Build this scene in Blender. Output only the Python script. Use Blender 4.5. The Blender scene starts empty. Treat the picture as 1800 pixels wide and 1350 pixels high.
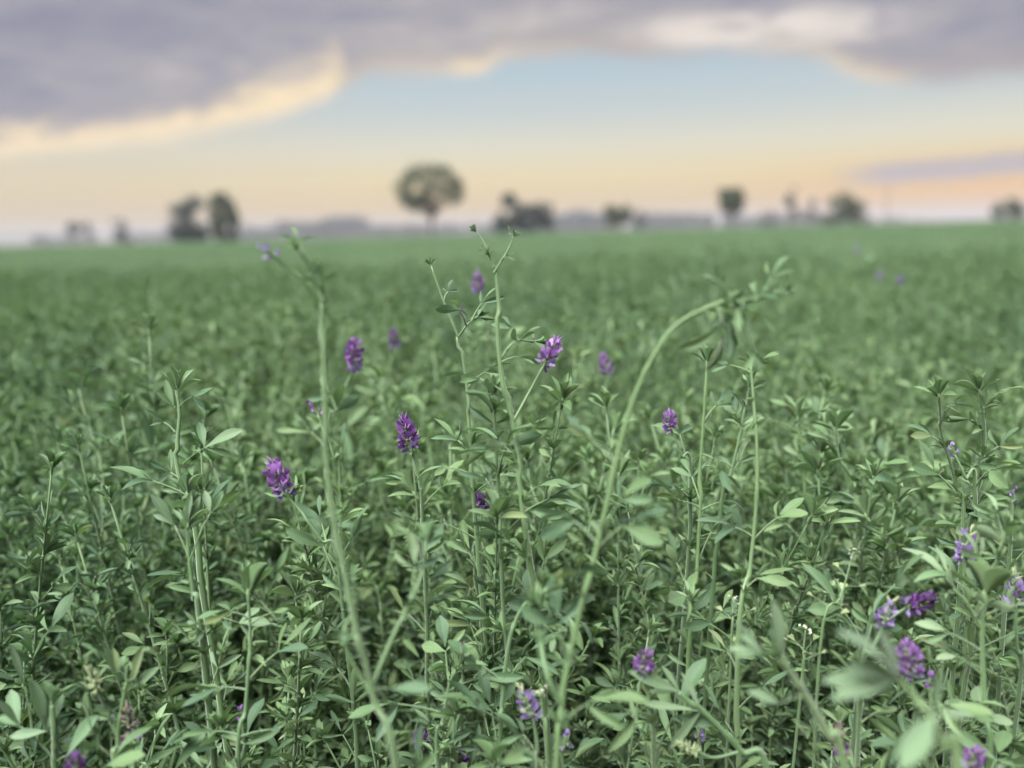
import bpy, math, random
import numpy as np
from mathutils import Vector, Matrix, Euler, noise as mnoise

R = math.radians
scene = bpy.context.scene
C = scene.collection

# ------------------------------------------------------------------ camera
CAM_H = 0.80
PITCH, ROLL = 10.1, -1.5
FPX = 1500.0                                  # focal length in pixels of the 1800 px wide photograph
cam_data = bpy.data.cameras.new('camera')
cam = bpy.data.objects.new('camera', cam_data)
C.objects.link(cam)
cam_data.sensor_width = 36.0
cam_data.lens = FPX / 1800.0 * 36.0
cam_data.clip_start = 0.02
cam_data.clip_end = 20000.0
CAM_M = Matrix.Translation((0, 0, CAM_H)) @ Matrix.Rotation(R(90 - PITCH), 4, 'X') @ Matrix.Rotation(R(ROLL), 4, 'Z')
cam.matrix_world = CAM_M
cam_data.dof.use_dof = True
cam_data.dof.focus_distance = 0.60
cam_data.dof.aperture_fstop = 2.8
scene.camera = cam


def P(px, py, depth):
    """the point seen at a photograph pixel, at a given depth along the lens axis"""
    return CAM_M @ Vector(((px - 900) / FPX * depth, -(py - 675) / FPX * depth, -depth))


def ground_at(px, dist):
    """the ground point in the azimuth of column px at a distance"""
    yh = 430 - 48 * px / 1800.0
    d = P(px, yh, 1.0) - Vector((0, 0, CAM_H))
    d.z = 0
    d = d / d.y * dist
    return Vector((d.x, d.y, 0))


# ------------------------------------------------------------------ render settings, exposure
scene.view_settings.view_transform = 'Standard'
scene.view_settings.look = 'None'
scene.view_settings.gamma = 1.0
scene.view_settings.exposure = 3.0
cy = scene.cycles
cy.max_bounces = 6
cy.diffuse_bounces = 4
cy.glossy_bounces = 2
cy.transmission_bounces = 4
cy.transparent_max_bounces = 4
cy.volume_bounces = 1
cy.use_denoising = True
cy.sample_clamp_indirect = 4.0

# ------------------------------------------------------------------ sky (world)
SUN_EL, SUN_AZ = 62.0, 215.0                  # azimuth clockwise from +Y: behind the camera, a little left
world = bpy.data.worlds.new('World')
scene.world = world
world.use_nodes = True
wt = world.node_tree
for n in list(wt.nodes):
    wt.nodes.remove(n)


class NT:
    """small helper that writes node maths"""
    def __init__(self, tree):
        self.t = tree

    def new(self, typ, **kw):
        n = self.t.nodes.new(typ)
        for k, v in kw.items():
            setattr(n, k, v)
        return n

    def link(self, a, b):
        self.t.links.new(a, b)

    def put(self, sock, v):
        if hasattr(v, 'is_linked'):
            self.t.links.new(v, sock)
        else:
            sock.default_value = v

    def m(self, op, a, b=None, c=None, clamp=False):
        n = self.new('ShaderNodeMath', operation=op, use_clamp=clamp)
        self.put(n.inputs[0], a)
        if b is not None:
            self.put(n.inputs[1], b)
        if c is not None:
            self.put(n.inputs[2], c)
        return n.outputs[0]

    def smooth(self, x, lo, hi):
        n = self.new('ShaderNodeMapRange', interpolation_type='SMOOTHSTEP')
        self.put(n.inputs[0], x)
        n.inputs[1].default_value = lo
        n.inputs[2].default_value = hi
        n.inputs[3].default_value = 0
        n.inputs[4].default_value = 1
        return n.outputs[0]

    def ramp(self, x, stops, interp='LINEAR'):
        n = self.new('ShaderNodeValToRGB')
        cr = n.color_ramp
        cr.interpolation = interp
        while len(cr.elements) > 1:
            cr.elements.remove(cr.elements[-1])
        for i, (p, c) in enumerate(stops):
            e = cr.elements[0] if i == 0 else cr.elements.new(p)
            e.position = p
            if not isinstance(c, (tuple, list)):
                c = (c, c, c)
            e.color = (c[0], c[1], c[2], 1)
        self.put(n.inputs[0], x)
        return n.outputs[0]

    def mix(self, f, a, b, blend='MIX'):
        n = self.new('ShaderNodeMix', data_type='RGBA', blend_type=blend)
        self.put(n.inputs[0], f)
        for s, v in ((n.inputs[6], a), (n.inputs[7], b)):
            if isinstance(v, tuple):
                s.default_value = (v[0], v[1], v[2], 1)
            else:
                self.put(s, v)
        return n.outputs[2]

    def noise(self, vec, scale, detail=3, rough=0.5, dist=0.0):
        n = self.new('ShaderNodeTexNoise')
        if vec is not None:
            self.put(n.inputs['Vector'], vec)
        n.inputs['Scale'].default_value = scale
        n.inputs['Detail'].default_value = detail
        n.inputs['Roughness'].default_value = rough
        n.inputs['Distortion'].default_value = dist
        return n.outputs['Fac']


def srgb(r, g, b):
    def f(c):
        c /= 255.0
        return c / 12.92 if c <= 0.04045 else ((c + 0.055) / 1.055) ** 2.4
    return (f(r), f(g), f(b))


def build_sky():
    N = NT(wt)
    tc = N.new('ShaderNodeTexCoord').outputs['Generated']
    nrm = N.new('ShaderNodeVectorMath', operation='NORMALIZE')
    N.link(tc, nrm.inputs[0])
    d = nrm.outputs[0]
    sep = N.new('ShaderNodeSeparateXYZ')
    N.link(d, sep.inputs[0])
    x, y, z = sep.outputs
    DEG = 57.29578
    el = N.m('MULTIPLY', N.m('ARCSINE', z), DEG)
    az = N.m('MULTIPLY', N.m('ARCTAN2', x, y), DEG)
    # cloud streaks live in a flattened direction space
    comb = N.new('ShaderNodeCombineXYZ')
    N.link(x, comb.inputs[0]); N.link(y, comb.inputs[1])
    N.link(N.m('MULTIPLY', z, 3.6), comb.inputs[2])
    flat = comb.outputs[0]
    n_big = N.noise(flat, 2.3, 4, 0.5, 0.3)
    n_mid = N.noise(flat, 7.0, 4, 0.55, 0.6)
    n_fine = N.noise(flat, 24.0, 3, 0.55, 0.3)
    n_puff = N.noise(flat, 13.0, 5, 0.6, 0.8)
    wob = N.m('ADD', N.m('MULTIPLY', N.m('SUBTRACT', n_mid, 0.5), 2.4),
              N.m('MULTIPLY', N.m('SUBTRACT', n_fine, 0.5), 1.0))
    # clear air: lavender and peach low down, blue above
    e01 = N.m('DIVIDE', N.m('ADD', el, 2.0), 92.0, clamp=True)
    st = [(-2, (196, 182, 178)), (0.0, (208, 186, 154)), (1.4, (229, 196, 136)), (3.4, (236, 216, 164)),
          (5.4, (224, 220, 198)), (7.6, (198, 208, 208)), (10.5, (178, 199, 211)), (18, (150, 176, 202)),
          (40, (118, 150, 192)), (90, (104, 138, 186))]
    clear = N.ramp(e01, [((e + 2) / 92.0, srgb(*c)) for e, c in st], 'LINEAR')
    warm = N.m('MULTIPLY', N.smooth(az, 8, 32), N.m('SUBTRACT', 1.0, N.smooth(el, 1.0, 5.0)))
    clear = N.mix(N.m('MULTIPLY', warm, 0.97), clear, srgb(248, 186, 92))
    leftw = N.m('MULTIPLY', N.m('SUBTRACT', 1.0, N.smooth(az, -30, -4)), 0.35)
    clear = N.mix(leftw, clear, srgb(204, 192, 174))
    sky = N.new('ShaderNodeTexSky', sky_type='NISHITA')
    sky.sun_disc = False
    sky.sun_elevation = R(SUN_EL)
    sky.sun_rotation = R(SUN_AZ)
    sky.air_density = 1.0
    sky.dust_density = 2.0
    nish = N.mix(1.0, sky.outputs[0], (0.10, 0.10, 0.10), 'MULTIPLY')
    clear = N.mix(0.04, clear, nish)
    # height of the cloud deck's lower edge, by azimuth
    a01 = N.m('DIVIDE', N.m('ADD', az, 180.0), 360.0, clamp=True)
    edge = [(-180, 7.0), (-70, 4.6), (-45, 4.5), (-29.7, 4.9), (-25.4, 5.4), (-20.7, 6.1), (-15.6, 7.0), (-11.8, 8.0), (-10.2, 8.9), (-9.0, 9.9),
            (-4.6, 10.0), (-1.4, 9.9), (0.0, 10.8), (4.2, 10.8), (7.8, 10.45), (13, 10.35), (16.4, 10.2), (19.7, 9.5), (22.0, 8.35),
            (23.6, 7.8), (26, 7.75), (30.3, 7.65), (70, 6.5), (180, 7.0)]
    base = N.m('MULTIPLY', N.ramp(a01, [((a + 180) / 360.0, e / 20.0) for a, e in edge]), 20.0)
    dd = N.m('ADD', N.m('SUBTRACT', el, base), N.m('MULTIPLY', wob, 0.62))
    mask = N.smooth(dd, -0.6, 0.85)
    # the deck itself
    shade = N.m('ADD', N.m('MULTIPLY', n_big, 0.45), N.m('ADD', N.m('MULTIPLY', n_mid, 0.35), N.m('MULTIPLY', n_puff, 0.25)))
    deck = N.ramp(shade, [(0.36, srgb(130, 132, 156)), (0.50, srgb(154, 153, 167)), (0.58, srgb(172, 168, 174)),
                          (0.70, srgb(208, 200, 196))])
    warmth = N.m('SUBTRACT', 1.0, N.smooth(dd, 0.6, 3.2))
    deck = N.mix(N.m('MULTIPLY', warmth, 0.55), deck, srgb(178, 170, 170))
    # sunlit lower rim
    lit_az = [(-180, 0.35), (-60, 0.6), (-30, 1.0), (-22, 1.0), (-13, 1.0), (-11.2, 1.0), (-9.6, 0.2),
              (-4, 0.4), (-2.2, 0.85), (-0.8, 0.7), (0.2, 0.3), (8, 0.12), (18, 0.2), (20.5, 0.55), (23.2, 0.6), (25, 0.08), (60, 0.2), (180, 0.35)]
    lit = N.ramp(a01, [((a + 180) / 360.0, v) for a, v in lit_az])
    thick = N.m('ADD', N.m('ADD', 0.9, N.m('MULTIPLY', N.m('SUBTRACT', 1.0, N.smooth(az, -30, -12)), 0.5)), N.m('MULTIPLY', N.m('MULTIPLY', N.smooth(az, -21, -13), N.m('SUBTRACT', 1.0, N.smooth(az, -10.6, -9.6))), 1.5))
    rim = N.m('SUBTRACT', 1.0, N.smooth(N.m('ADD', N.m('DIVIDE', dd, thick), N.m('MULTIPLY', N.m('SUBTRACT', n_puff, 0.5), 2.2)), 0.35, 1.6))
    rim = N.m('MULTIPLY', N.m('MULTIPLY', rim, lit), N.m('ADD', 0.62, N.m('MULTIPLY', N.m('ADD', n_mid, N.m('MULTIPLY', n_fine, 0.5)), 0.55)), clamp=True)
    deck = N.mix(rim, deck, srgb(252, 230, 192))
    # thin bright gap in the deck on the right
    gx = N.m('DIVIDE', N.m('SUBTRACT', az, 15.8), 5.5)
    gy = N.m('DIVIDE', N.m('ADD', N.m('SUBTRACT', el, 11.7), N.m('ADD', N.m('MULTIPLY', wob, 0.5), N.m('MULTIPLY', gx, 0.15))), 0.85)
    gg = N.m('ADD', N.m('MULTIPLY', gx, gx), N.m('MULTIPLY', gy, gy))
    gap = N.m('SUBTRACT', 1.0, N.smooth(gg, -0.6, 3.6))
    deck = N.mix(N.m('MULTIPLY', N.m('MULTIPLY', gap, 0.82), N.m('ADD', 0.35, N.smooth(n_puff, 0.3, 0.62)), clamp=True), deck, srgb(238, 228, 218))
    col = N.mix(mask, clear, deck)
    # low bank of cloud on the right
    bc = N.m('ADD', 2.85, N.m('MULTIPLY', N.m('SUBTRACT', az, 22.0), 0.03))
    bd = N.m('ABSOLUTE', N.m('ADD', N.m('SUBTRACT', el, bc), N.m('MULTIPLY', wob, 0.22)))
    bank = N.m('MULTIPLY', N.m('SUBTRACT', 1.0, N.smooth(bd, 0.2, 1.0)),
               N.m('MULTIPLY', N.smooth(az, 19.5, 24), N.m('SUBTRACT', 1.0, N.smooth(az, 50, 70))))
    col = N.mix(N.m('MULTIPLY', bank, 0.92), col, srgb(180, 172, 180))
    bg = N.new('ShaderNodeBackground')
    N.link(col, bg.inputs[0])
    bg.inputs[1].default_value = 0.128
    out = N.new('ShaderNodeOutputWorld')
    N.link(bg.outputs[0], out.inputs[0])


build_sky()

# ------------------------------------------------------------------ sun, wide and soft
sd = bpy.data.lights.new('sun', 'SUN')
sd.energy = 1.95
sd.angle = R(46)
sd.color = (1.0, 0.985, 0.96)
sun = bpy.data.objects.new('sun', sd)
C.objects.link(sun)
sdir = Vector((math.sin(R(SUN_AZ)) * math.cos(R(SUN_EL)), math.cos(R(SUN_AZ)) * math.cos(R(SUN_EL)), math.sin(R(SUN_EL))))
sun.rotation_euler = sdir.to_track_quat('Z', 'Y').to_euler()


# ------------------------------------------------------------------ materials
def new_mat(name):
    m = bpy.data.materials.new(name)
    m.use_nodes = True
    t = m.node_tree
    for n in list(t.nodes):
        t.nodes.remove(n)
    return m, NT(t)


def rnd_value(N, salt=0.0):
    oi = N.new('ShaderNodeObjectInfo').outputs['Random']
    at = N.new('ShaderNodeAttribute', attribute_name='rnd').outputs['Fac']
    return N.m('FRACT', N.m('ADD', N.m('ADD', oi, at), salt))


def leaf_material(name, stops, sheen=0.10, trans=0.28, rough=0.48, veins=True, detail=True):
    m, N = new_mat(name)
    r = rnd_value(N)
    col = N.ramp(r, stops)
    pos = N.new('ShaderNodeNewGeometry').outputs['Position']
    patch = N.noise(pos, 1.3, 3, 0.5)
    col = N.mix(N.smooth(patch, 0.35, 0.65), N.mix(1.0, col, (0.84, 0.90, 0.92), 'MULTIPLY'), N.mix(1.0, col, (1.16, 1.10, 1.04), 'MULTIPLY'))
    odd = N.m('GREATER_THAN', N.m('FRACT', N.m('MULTIPLY', r, 37.0)), 0.972)
    col = N.mix(N.m('MULTIPLY', odd, 0.45), col, (0.15, 0.17, 0.055))
    bsdf = N.new('ShaderNodeBsdfPrincipled')
    if veins:
        uv = N.new('ShaderNodeUVMap', uv_map='uv').outputs[0]
        s = N.new('ShaderNodeSeparateXYZ')
        N.link(uv, s.inputs[0])
        u, v = s.outputs[0], s.outputs[1]
        av = N.m('ABSOLUTE', N.m('SUBTRACT', v, 0.5))
        rib = N.m('SUBTRACT', 1.0, N.smooth(av, 0.015, 0.06))
        wave = N.m('SINE', N.m('MULTIPLY', N.m('SUBTRACT', u, N.m('MULTIPLY', av, 0.55)), 70.0))
        lat = N.m('MULTIPLY', N.smooth(wave, 0.55, 1.0), 0.30)
        edge = N.m('MULTIPLY', N.smooth(av, 0.42, 0.5), 0.35)
        vein = N.m('MAXIMUM', N.m('MAXIMUM', N.m('MULTIPLY', rib, 0.55), lat), edge)
        pale = N.mix(1.0, col, (1.55, 1.42, 1.6), 'MULTIPLY')
        col = N.mix(vein, col, pale)
        if detail:
            tco = N.new('ShaderNodeTexCoord').outputs['Object']
            mo = N.noise(tco, 260.0, 3, 0.6)
            col = N.mix(N.m('MULTIPLY', N.smooth(mo, 0.35, 0.75), 0.35), col, N.mix(1.0, col, (0.72, 0.78, 0.66), 'MULTIPLY'))
            bmp = N.new('ShaderNodeBump')
            bmp.inputs['Strength'].default_value = 0.35
            bmp.inputs['Distance'].default_value = 0.0006
            N.link(N.m('SUBTRACT', N.m('MULTIPLY', mo, 0.6), N.m('ADD', rib, lat)), bmp.inputs['Height'])
            N.link(bmp.outputs[0], bsdf.inputs['Normal'])
    N.link(col, bsdf.inputs['Base Color'])
    bsdf.inputs['Roughness'].default_value = rough
    bsdf.inputs['Specular IOR Level'].default_value = 0.28
    bsdf.inputs['Sheen Weight'].default_value = sheen
    bsdf.inputs['Sheen Roughness'].default_value = 0.45
    bsdf.inputs['Sheen Tint'].default_value = (0.85, 0.95, 0.9, 1)
    tr = N.new('ShaderNodeBsdfTranslucent')
    N.link(N.mix(1.0, col, (1.2, 1.3, 0.9), 'MULTIPLY'), tr.inputs[0])
    mx = N.new('ShaderNodeMixShader')
    mx.inputs[0].default_value = trans
    N.link(bsdf.outputs[0], mx.inputs[1])
    N.link(tr.outputs[0], mx.inputs[2])
    out = N.new('ShaderNodeOutputMaterial')
    N.link(mx.outputs[0], out.inputs[0])
    return m


M_LEAF = leaf_material('alfalfa_leaf', [
    (0.0, (0.060, 0.114, 0.066)), (0.4, (0.076, 0.141, 0.074)), (0.7, (0.094, 0.164, 0.076)),
    (0.9, (0.112, 0.184, 0.082)), (1.0, (0.132, 0.202, 0.116))])
M_PALE = leaf_material('downy_pale_leaf', [
    (0.0, (0.100, 0.178, 0.092)), (0.5, (0.126, 0.206, 0.114)), (1.0, (0.150, 0.226, 0.138))], sheen=0.25, rough=0.6)
M_YOUNG = leaf_material('alfalfa_young_leaf', [
    (0.0, (0.095, 0.172, 0.078)), (0.5, (0.118, 0.200, 0.092)), (1.0, (0.145, 0.222, 0.122))],
    sheen=0.12, rough=0.55)


def stem_material():
    m, N = new_mat('alfalfa_stem')
    r = rnd_value(N, 0.37)
    col = N.ramp(r, [(0.0, (0.056, 0.112, 0.042)), (0.5, (0.070, 0.132, 0.048)), (0.85, (0.086, 0.152, 0.056)), (1.0, (0.104, 0.168, 0.070))])
    tco = N.new('ShaderNodeTexCoord').outputs['Object']
    mp = N.new('ShaderNodeMapping')
    mp.inputs['Scale'].default_value = (1, 1, 0.06)
    N.link(tco, mp.inputs[0])
    ridge = N.noise(mp.outputs[0], 1500.0, 2, 0.5)
    blot = N.noise(tco, 60.0, 3, 0.6)
    col = N.mix(N.m('MULTIPLY', N.smooth(blot, 0.45, 0.8), 0.5), col, N.mix(1.0, col, (0.72, 0.85, 0.75), 'MULTIPLY'))
    col = N.mix(N.m('MULTIPLY', N.smooth(ridge, 0.45, 0.7), 0.4), col, N.mix(1.0, col, (1.3, 1.25, 1.3), 'MULTIPLY'))
    b = N.new('ShaderNodeBsdfPrincipled')
    N.link(col, b.inputs['Base Color'])
    b.inputs['Roughness'].default_value = 0.55
    b.inputs['Sheen Weight'].default_value = 0.35
    b.inputs['Sheen Roughness'].default_value = 0.4
    b.inputs['Subsurface Weight'].default_value = 0.0
    bmp = N.new('ShaderNodeBump')
    bmp.inputs['Strength'].default_value = 0.4
    bmp.inputs['Distance'].default_value = 0.0004
    N.link(ridge, bmp.inputs['Height'])
    N.link(bmp.outputs[0], b.inputs['Normal'])
    out = N.new('ShaderNodeOutputMaterial')
    N.link(b.outputs[0], out.inputs[0])
    return m


M_STEM = stem_material()


def simple_material(name, stops, rough=0.6, sheen=0.0, trans=0.0, nscale=None, nrange=(0.35, 0.7), spec=0.4):
    """a ramp over the random value of the piece, or over noise when nscale is given"""
    m, N = new_mat(name)
    if nscale:
        tco = N.new('ShaderNodeTexCoord').outputs['Object']
        f = N.smooth(N.noise(tco, nscale, 5, 0.6), *nrange)
    else:
        f = rnd_value(N, 0.11)
    col = N.ramp(f, stops)
    b = N.new('ShaderNodeBsdfPrincipled')
    N.link(col, b.inputs['Base Color'])
    b.inputs['Roughness'].default_value = rough
    b.inputs['Sheen Weight'].default_value = sheen
    b.inputs['Specular IOR Level'].default_value = spec
    sh = b.outputs[0]
    if trans:
        tr = N.new('ShaderNodeBsdfTranslucent')
        N.link(col, tr.inputs[0])
        mx = N.new('ShaderNodeMixShader')
        mx.inputs[0].default_value = trans
        N.link(sh, mx.inputs[1]); N.link(tr.outputs[0], mx.inputs[2])
        sh = mx.outputs[0]
    out = N.new('ShaderNodeOutputMaterial')
    N.link(sh, out.inputs[0])
    return m


M_PURPLE = simple_material('purple_petal', [(0, (0.13, 0.048, 0.21)), (0.5, (0.19, 0.072, 0.28)), (0.8, (0.25, 0.11, 0.35)), (1, (0.33, 0.19, 0.44))], 0.5, 0.3, 0.25)
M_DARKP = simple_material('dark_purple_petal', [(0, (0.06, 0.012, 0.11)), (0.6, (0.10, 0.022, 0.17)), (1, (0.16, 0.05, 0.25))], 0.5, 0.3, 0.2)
M_LILAC = simple_material('lilac_petal', [(0, (0.15, 0.09, 0.27)), (0.5, (0.21, 0.14, 0.36)), (1, (0.31, 0.25, 0.46))], 0.5, 0.3, 0.3)
M_SPENT = simple_material('withered_petal', [(0, (0.09, 0.06, 0.09)), (0.5, (0.14, 0.10, 0.11)), (1, (0.20, 0.17, 0.12))], 0.8)
M_CALYX = simple_material('green_calyx', [(0, (0.10, 0.15, 0.06)), (1, (0.17, 0.22, 0.09))], 0.6, 0.4)
M_BUD = simple_material('pale_green_bud', [(0, (0.16, 0.21, 0.08)), (1, (0.24, 0.29, 0.13))], 0.7, 0.5)
M_WHITEP = simple_material('white_petal', [(0, (0.42, 0.44, 0.34)), (1, (0.55, 0.56, 0.50))], 0.5)
M_SOIL = simple_material('dry_soil', [(0, (0.055, 0.040, 0.028)), (0.5, (0.095, 0.072, 0.050)), (1, (0.15, 0.12, 0.085))], 0.95, nscale=9.0, spec=0.1)
M_FOLI = simple_material('tree_foliage', [(0, (0.030, 0.046, 0.024)), (0.5, (0.042, 0.062, 0.030)), (1, (0.060, 0.080, 0.040))], 0.7, trans=0.2)
M_FOLI2 = simple_material('haze_tinted_tree_foliage', [(0, (0.022, 0.034, 0.034)), (0.5, (0.029, 0.043, 0.041)), (1, (0.038, 0.054, 0.048))], 0.7, trans=0.2)  # blue of the distant haze is mixed into the leaf colour
M_BARK = simple_material('bark', [(0, (0.045, 0.035, 0.028)), (1, (0.12, 0.095, 0.075))], 0.9, nscale=4.0)
M_FAR = simple_material('far_alfalfa', [(0, (0.028, 0.052, 0.030)), (0.5, (0.040, 0.070, 0.042)), (1, (0.058, 0.092, 0.056))], 0.85, nscale=2.2, spec=0.1)
M_HILL = simple_material('far_hill', [(0, (0.07, 0.07, 0.065)), (1, (0.12, 0.11, 0.095))], 0.95, nscale=0.004)


# ------------------------------------------------------------------ shape templates (numpy)
class T:
    """a template: vertices, faces, per-corner uv, one material index per face"""
    def __init__(self, v, f, uv=None, mi=None):
        self.v = np.array(v, dtype=np.float64).reshape(-1, 3)
        self.f = [tuple(q) for q in f]
        n = sum(len(q) for q in self.f)
        self.uv = np.zeros((n, 2)) if uv is None else np.array(uv, dtype=np.float64).reshape(-1, 2)
        self.mi = [0] * len(self.f) if mi is None else list(mi)


def join(items):
    """items: (template, Matrix or None, rnd, material override or None) -> template with face rnd"""
    V, F, U, MI, RN = [], [], [], [], []
    k = 0
    for t, M, rn, mo in items:
        v = t.v
        if M is not None:
            A = np.array(M)
            v = v @ A[:3, :3].T + A[:3, 3]
        V.append(v)
        for q in t.f:
            F.append(tuple(i + k for i in q))
        U.append(t.uv)
        MI += (t.mi if mo is None else [mo] * len(t.f))
        RN += [rn] * len(t.f)
        k += len(v)
    o = T(np.concatenate(V), F, np.concatenate(U), MI)
    o.rn = RN
    return o


def to_mesh(name, t, mats, smooth=True):
    me = bpy.data.meshes.new(name)
    me.from_pydata(t.v.tolist(), [], t.f)
    uv = me.uv_layers.new(name='uv')
    uv.data.foreach_set('uv', t.uv.ravel())
    me.polygons.foreach_set('material_index', np.array(t.mi, dtype=np.int32))
    if hasattr(t, 'rn'):
        a = me.attributes.new('rnd', 'FLOAT', 'FACE')
        a.data.foreach_set('value', np.array(t.rn, dtype=np.float32))
    if smooth:
        me.polygons.foreach_set('use_smooth', np.ones(len(t.f), dtype=bool))
    for m in mats:
        me.materials.append(m)
    me.update()
    return me


def grid(nu, nv, fn, mi=0):
    v, f, uv = [], [], []
    for i in range(nu + 1):
        for j in range(nv + 1):
            v.append(fn(i / nu, j / nv))
    for i in range(nu):
        for j in range(nv):
            a = i * (nv + 1) + j
            q = (a, a + nv + 1, a + nv + 2, a + 1)
            f.append(q)
            for di, dj in ((0, 0), (1, 0), (1, 1), (0, 1)):
                uv.append(((i + di) / nu, (j + dj) / nv))
    return T(v, f, uv, [mi] * len(f))


def leaflet_t(seed, nu=6, nv=4, fold=0.5, curl=0.25, width=0.36, wave=0.02, twist=0.0):
    """obovate alfalfa leaflet, unit length along +X, fold along the midrib"""
    rg = random.Random(seed)
    ph = rg.uniform(0, 6.28)

    def fn(t, s):
        w = (math.sin(math.pi * min(t, 0.995) ** 1.25) ** 0.72) * (0.62 + 0.5 * t)
        if t > 0.97:
            w = 0.10
        if t < 0.02:
            w = 0.06
        c = (s - 0.5) * 2
        y = c * w * width * 0.5 * math.cos(math.atan(fold))
        z = abs(c) * w * width * 0.5 * fold * (1 - 0.25 * t)
        z += -curl * t * t * 0.5 + wave * math.sin(6 * t + ph + c * 2) * abs(c)
        x = t
        if twist:
            a = twist * t
            y, z = y * math.cos(a) - z * math.sin(a), y * math.sin(a) + z * math.cos(a)
        return (x, y, z)
    return grid(nu, nv, fn)


LEAFLETS = [leaflet_t(1, fold=0.35, curl=0.30, width=0.36), leaflet_t(2, fold=0.55, curl=0.12, width=0.27, twist=0.25),
            leaflet_t(3, fold=0.25, curl=0.55, width=0.40, wave=0.035), leaflet_t(4, fold=0.80, curl=0.40, width=0.32, twist=-0.3),
            leaflet_t(5, fold=0.45, curl=-0.10, width=0.25, wave=0.03), leaflet_t(6, fold=0.20, curl=0.20, width=0.44, wave=0.025),
            leaflet_t(7, fold=0.65, curl=0.75, width=0.33, twist=0.35), leaflet_t(8, fold=0.30, curl=0.05, width=0.23, twist=-0.2)]
YOUNGS = [leaflet_t(21, fold=1.7, curl=0.10, width=0.40), leaflet_t(22, fold=2.4, curl=-0.12, width=0.40, twist=0.2),
          leaflet_t(23, fold=1.3, curl=0.25, width=0.36, twist=-0.25)]
LOWLEAF = [leaflet_t(31, 3, 2, fold=0.4, curl=0.3, width=0.42), leaflet_t(32, 3, 2, fold=0.6, curl=0.5, width=0.38, twist=0.3)]


def smooth_path(pts, rad, per=5):
    """Catmull-Rom through the points; radii interpolated"""
    p = [Vector(q) for q in pts]
    if len(p) == 2:
        p = [p[0], (p[0] + p[1]) / 2, p[1]]
        rad = [rad[0], (rad[0] + rad[1]) / 2, rad[1]]
    out, rr = [], []
    n = len(p)
    for i in range(n - 1):
        p0 = p[i - 1] if i > 0 else p[i] * 2 - p[i + 1]
        p3 = p[i + 2] if i + 2 < n else p[i + 1] * 2 - p[i]
        for k in range(per):
            t = k / per
            a = p[i]; b = p[i + 1]
            q = 0.5 * ((2 * a) + (b - p0) * t + (2 * p0 - 5 * a + 4 * b - p3) * t * t + (-p0 + 3 * a - 3 * b + p3) * t ** 3)
            out.append(q)
            rr.append(rad[i] * (1 - t) + rad[i + 1] * t)
    out.append(p[-1]); rr.append(rad[-1])
    return out, rr


def tube_t(path, rad, sides=6, mi=0, cap=True, ridge=0.0):
    v, f, uv = [], [], []
    n = len(path)
    nrm = None
    for i in range(n):
        tg = (path[min(i + 1, n - 1)] - path[max(i - 1, 0)]).normalized()
        if nrm is None:
            nrm = tg.orthogonal().normalized()
        else:
            nrm = (nrm - tg * nrm.dot(tg))
            nrm = nrm.normalized() if nrm.length > 1e-9 else tg.orthogonal().normalized()
        bn = tg.cross(nrm)
        for k in range(sides):
            a = 2 * math.pi * k / sides
            v.append(path[i] + (nrm * math.cos(a) + bn * math.sin(a)) * rad[i] * (1 + ridge * (1 if k % 2 else -1)))
    for i in range(n - 1):
        for k in range(sides):
            k2 = (k + 1) % sides
            f.append((i * sides + k, i * sides + k2, (i + 1) * sides + k2, (i + 1) * sides + k))
            uv += [(0, 0.25)] * 4
    if cap:
        f.append(tuple((n - 1) * sides + k for k in range(sides)))
        uv += [(0, 0.25)] * sides
    return T([tuple(q) for q in v], f, uv, [mi] * len(f))


def petiole_unit():
    pts = [Vector((0, 0, 0)), Vector((0.5, 0, 0.05)), Vector((1, 0, 0.0))]
    path, rr = smooth_path(pts, [0.055, 0.035, 0.03], 2)
    return tube_t(path, rr, 4, 0)


PETIOLE = petiole_unit()


def cluster_t(seed, n=6, tall=1.0):
    """tuft of folded young leaflets, unit size, pointing up +Z (materials 0 young leaf, 1 stem)"""
    rg = random.Random(seed)
    items = []
    a = rg.uniform(0, 360)
    for i in range(n):
        a += 137.5 + rg.uniform(-25, 25)
        inner = i / max(1, n - 1)
        elv = 38 + 45 * inner + rg.uniform(-12, 12)
        L = (0.95 - 0.35 * inner) * rg.uniform(0.8, 1.15) * tall
        M = Matrix.Translation((0, 0, 0.12 * i / n)) @ Matrix.Rotation(R(a), 4, 'Z') @ Matrix.Rotation(R(-elv), 4, 'Y') @ \
            Matrix.Rotation(R(rg.uniform(-35, 35)), 4, 'X') @ Matrix.Scale(L, 4)
        items.append((rg.choice(YOUNGS + LEAFLETS[3:4]), M, rg.random() * 0.4, 0))
    items.append((tube_t([Vector((0, 0, -0.12)), Vector((0, 0, 0.05)), Vector((0, 0, 0.2))], [0.05, 0.06, 0.03], 5), None, 0.1, 1))
    return join(items)


CLUSTERS = [cluster_t(s, n) for s, n in ((1, 8), (2, 9), (3, 7), (4, 10))]


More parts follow.
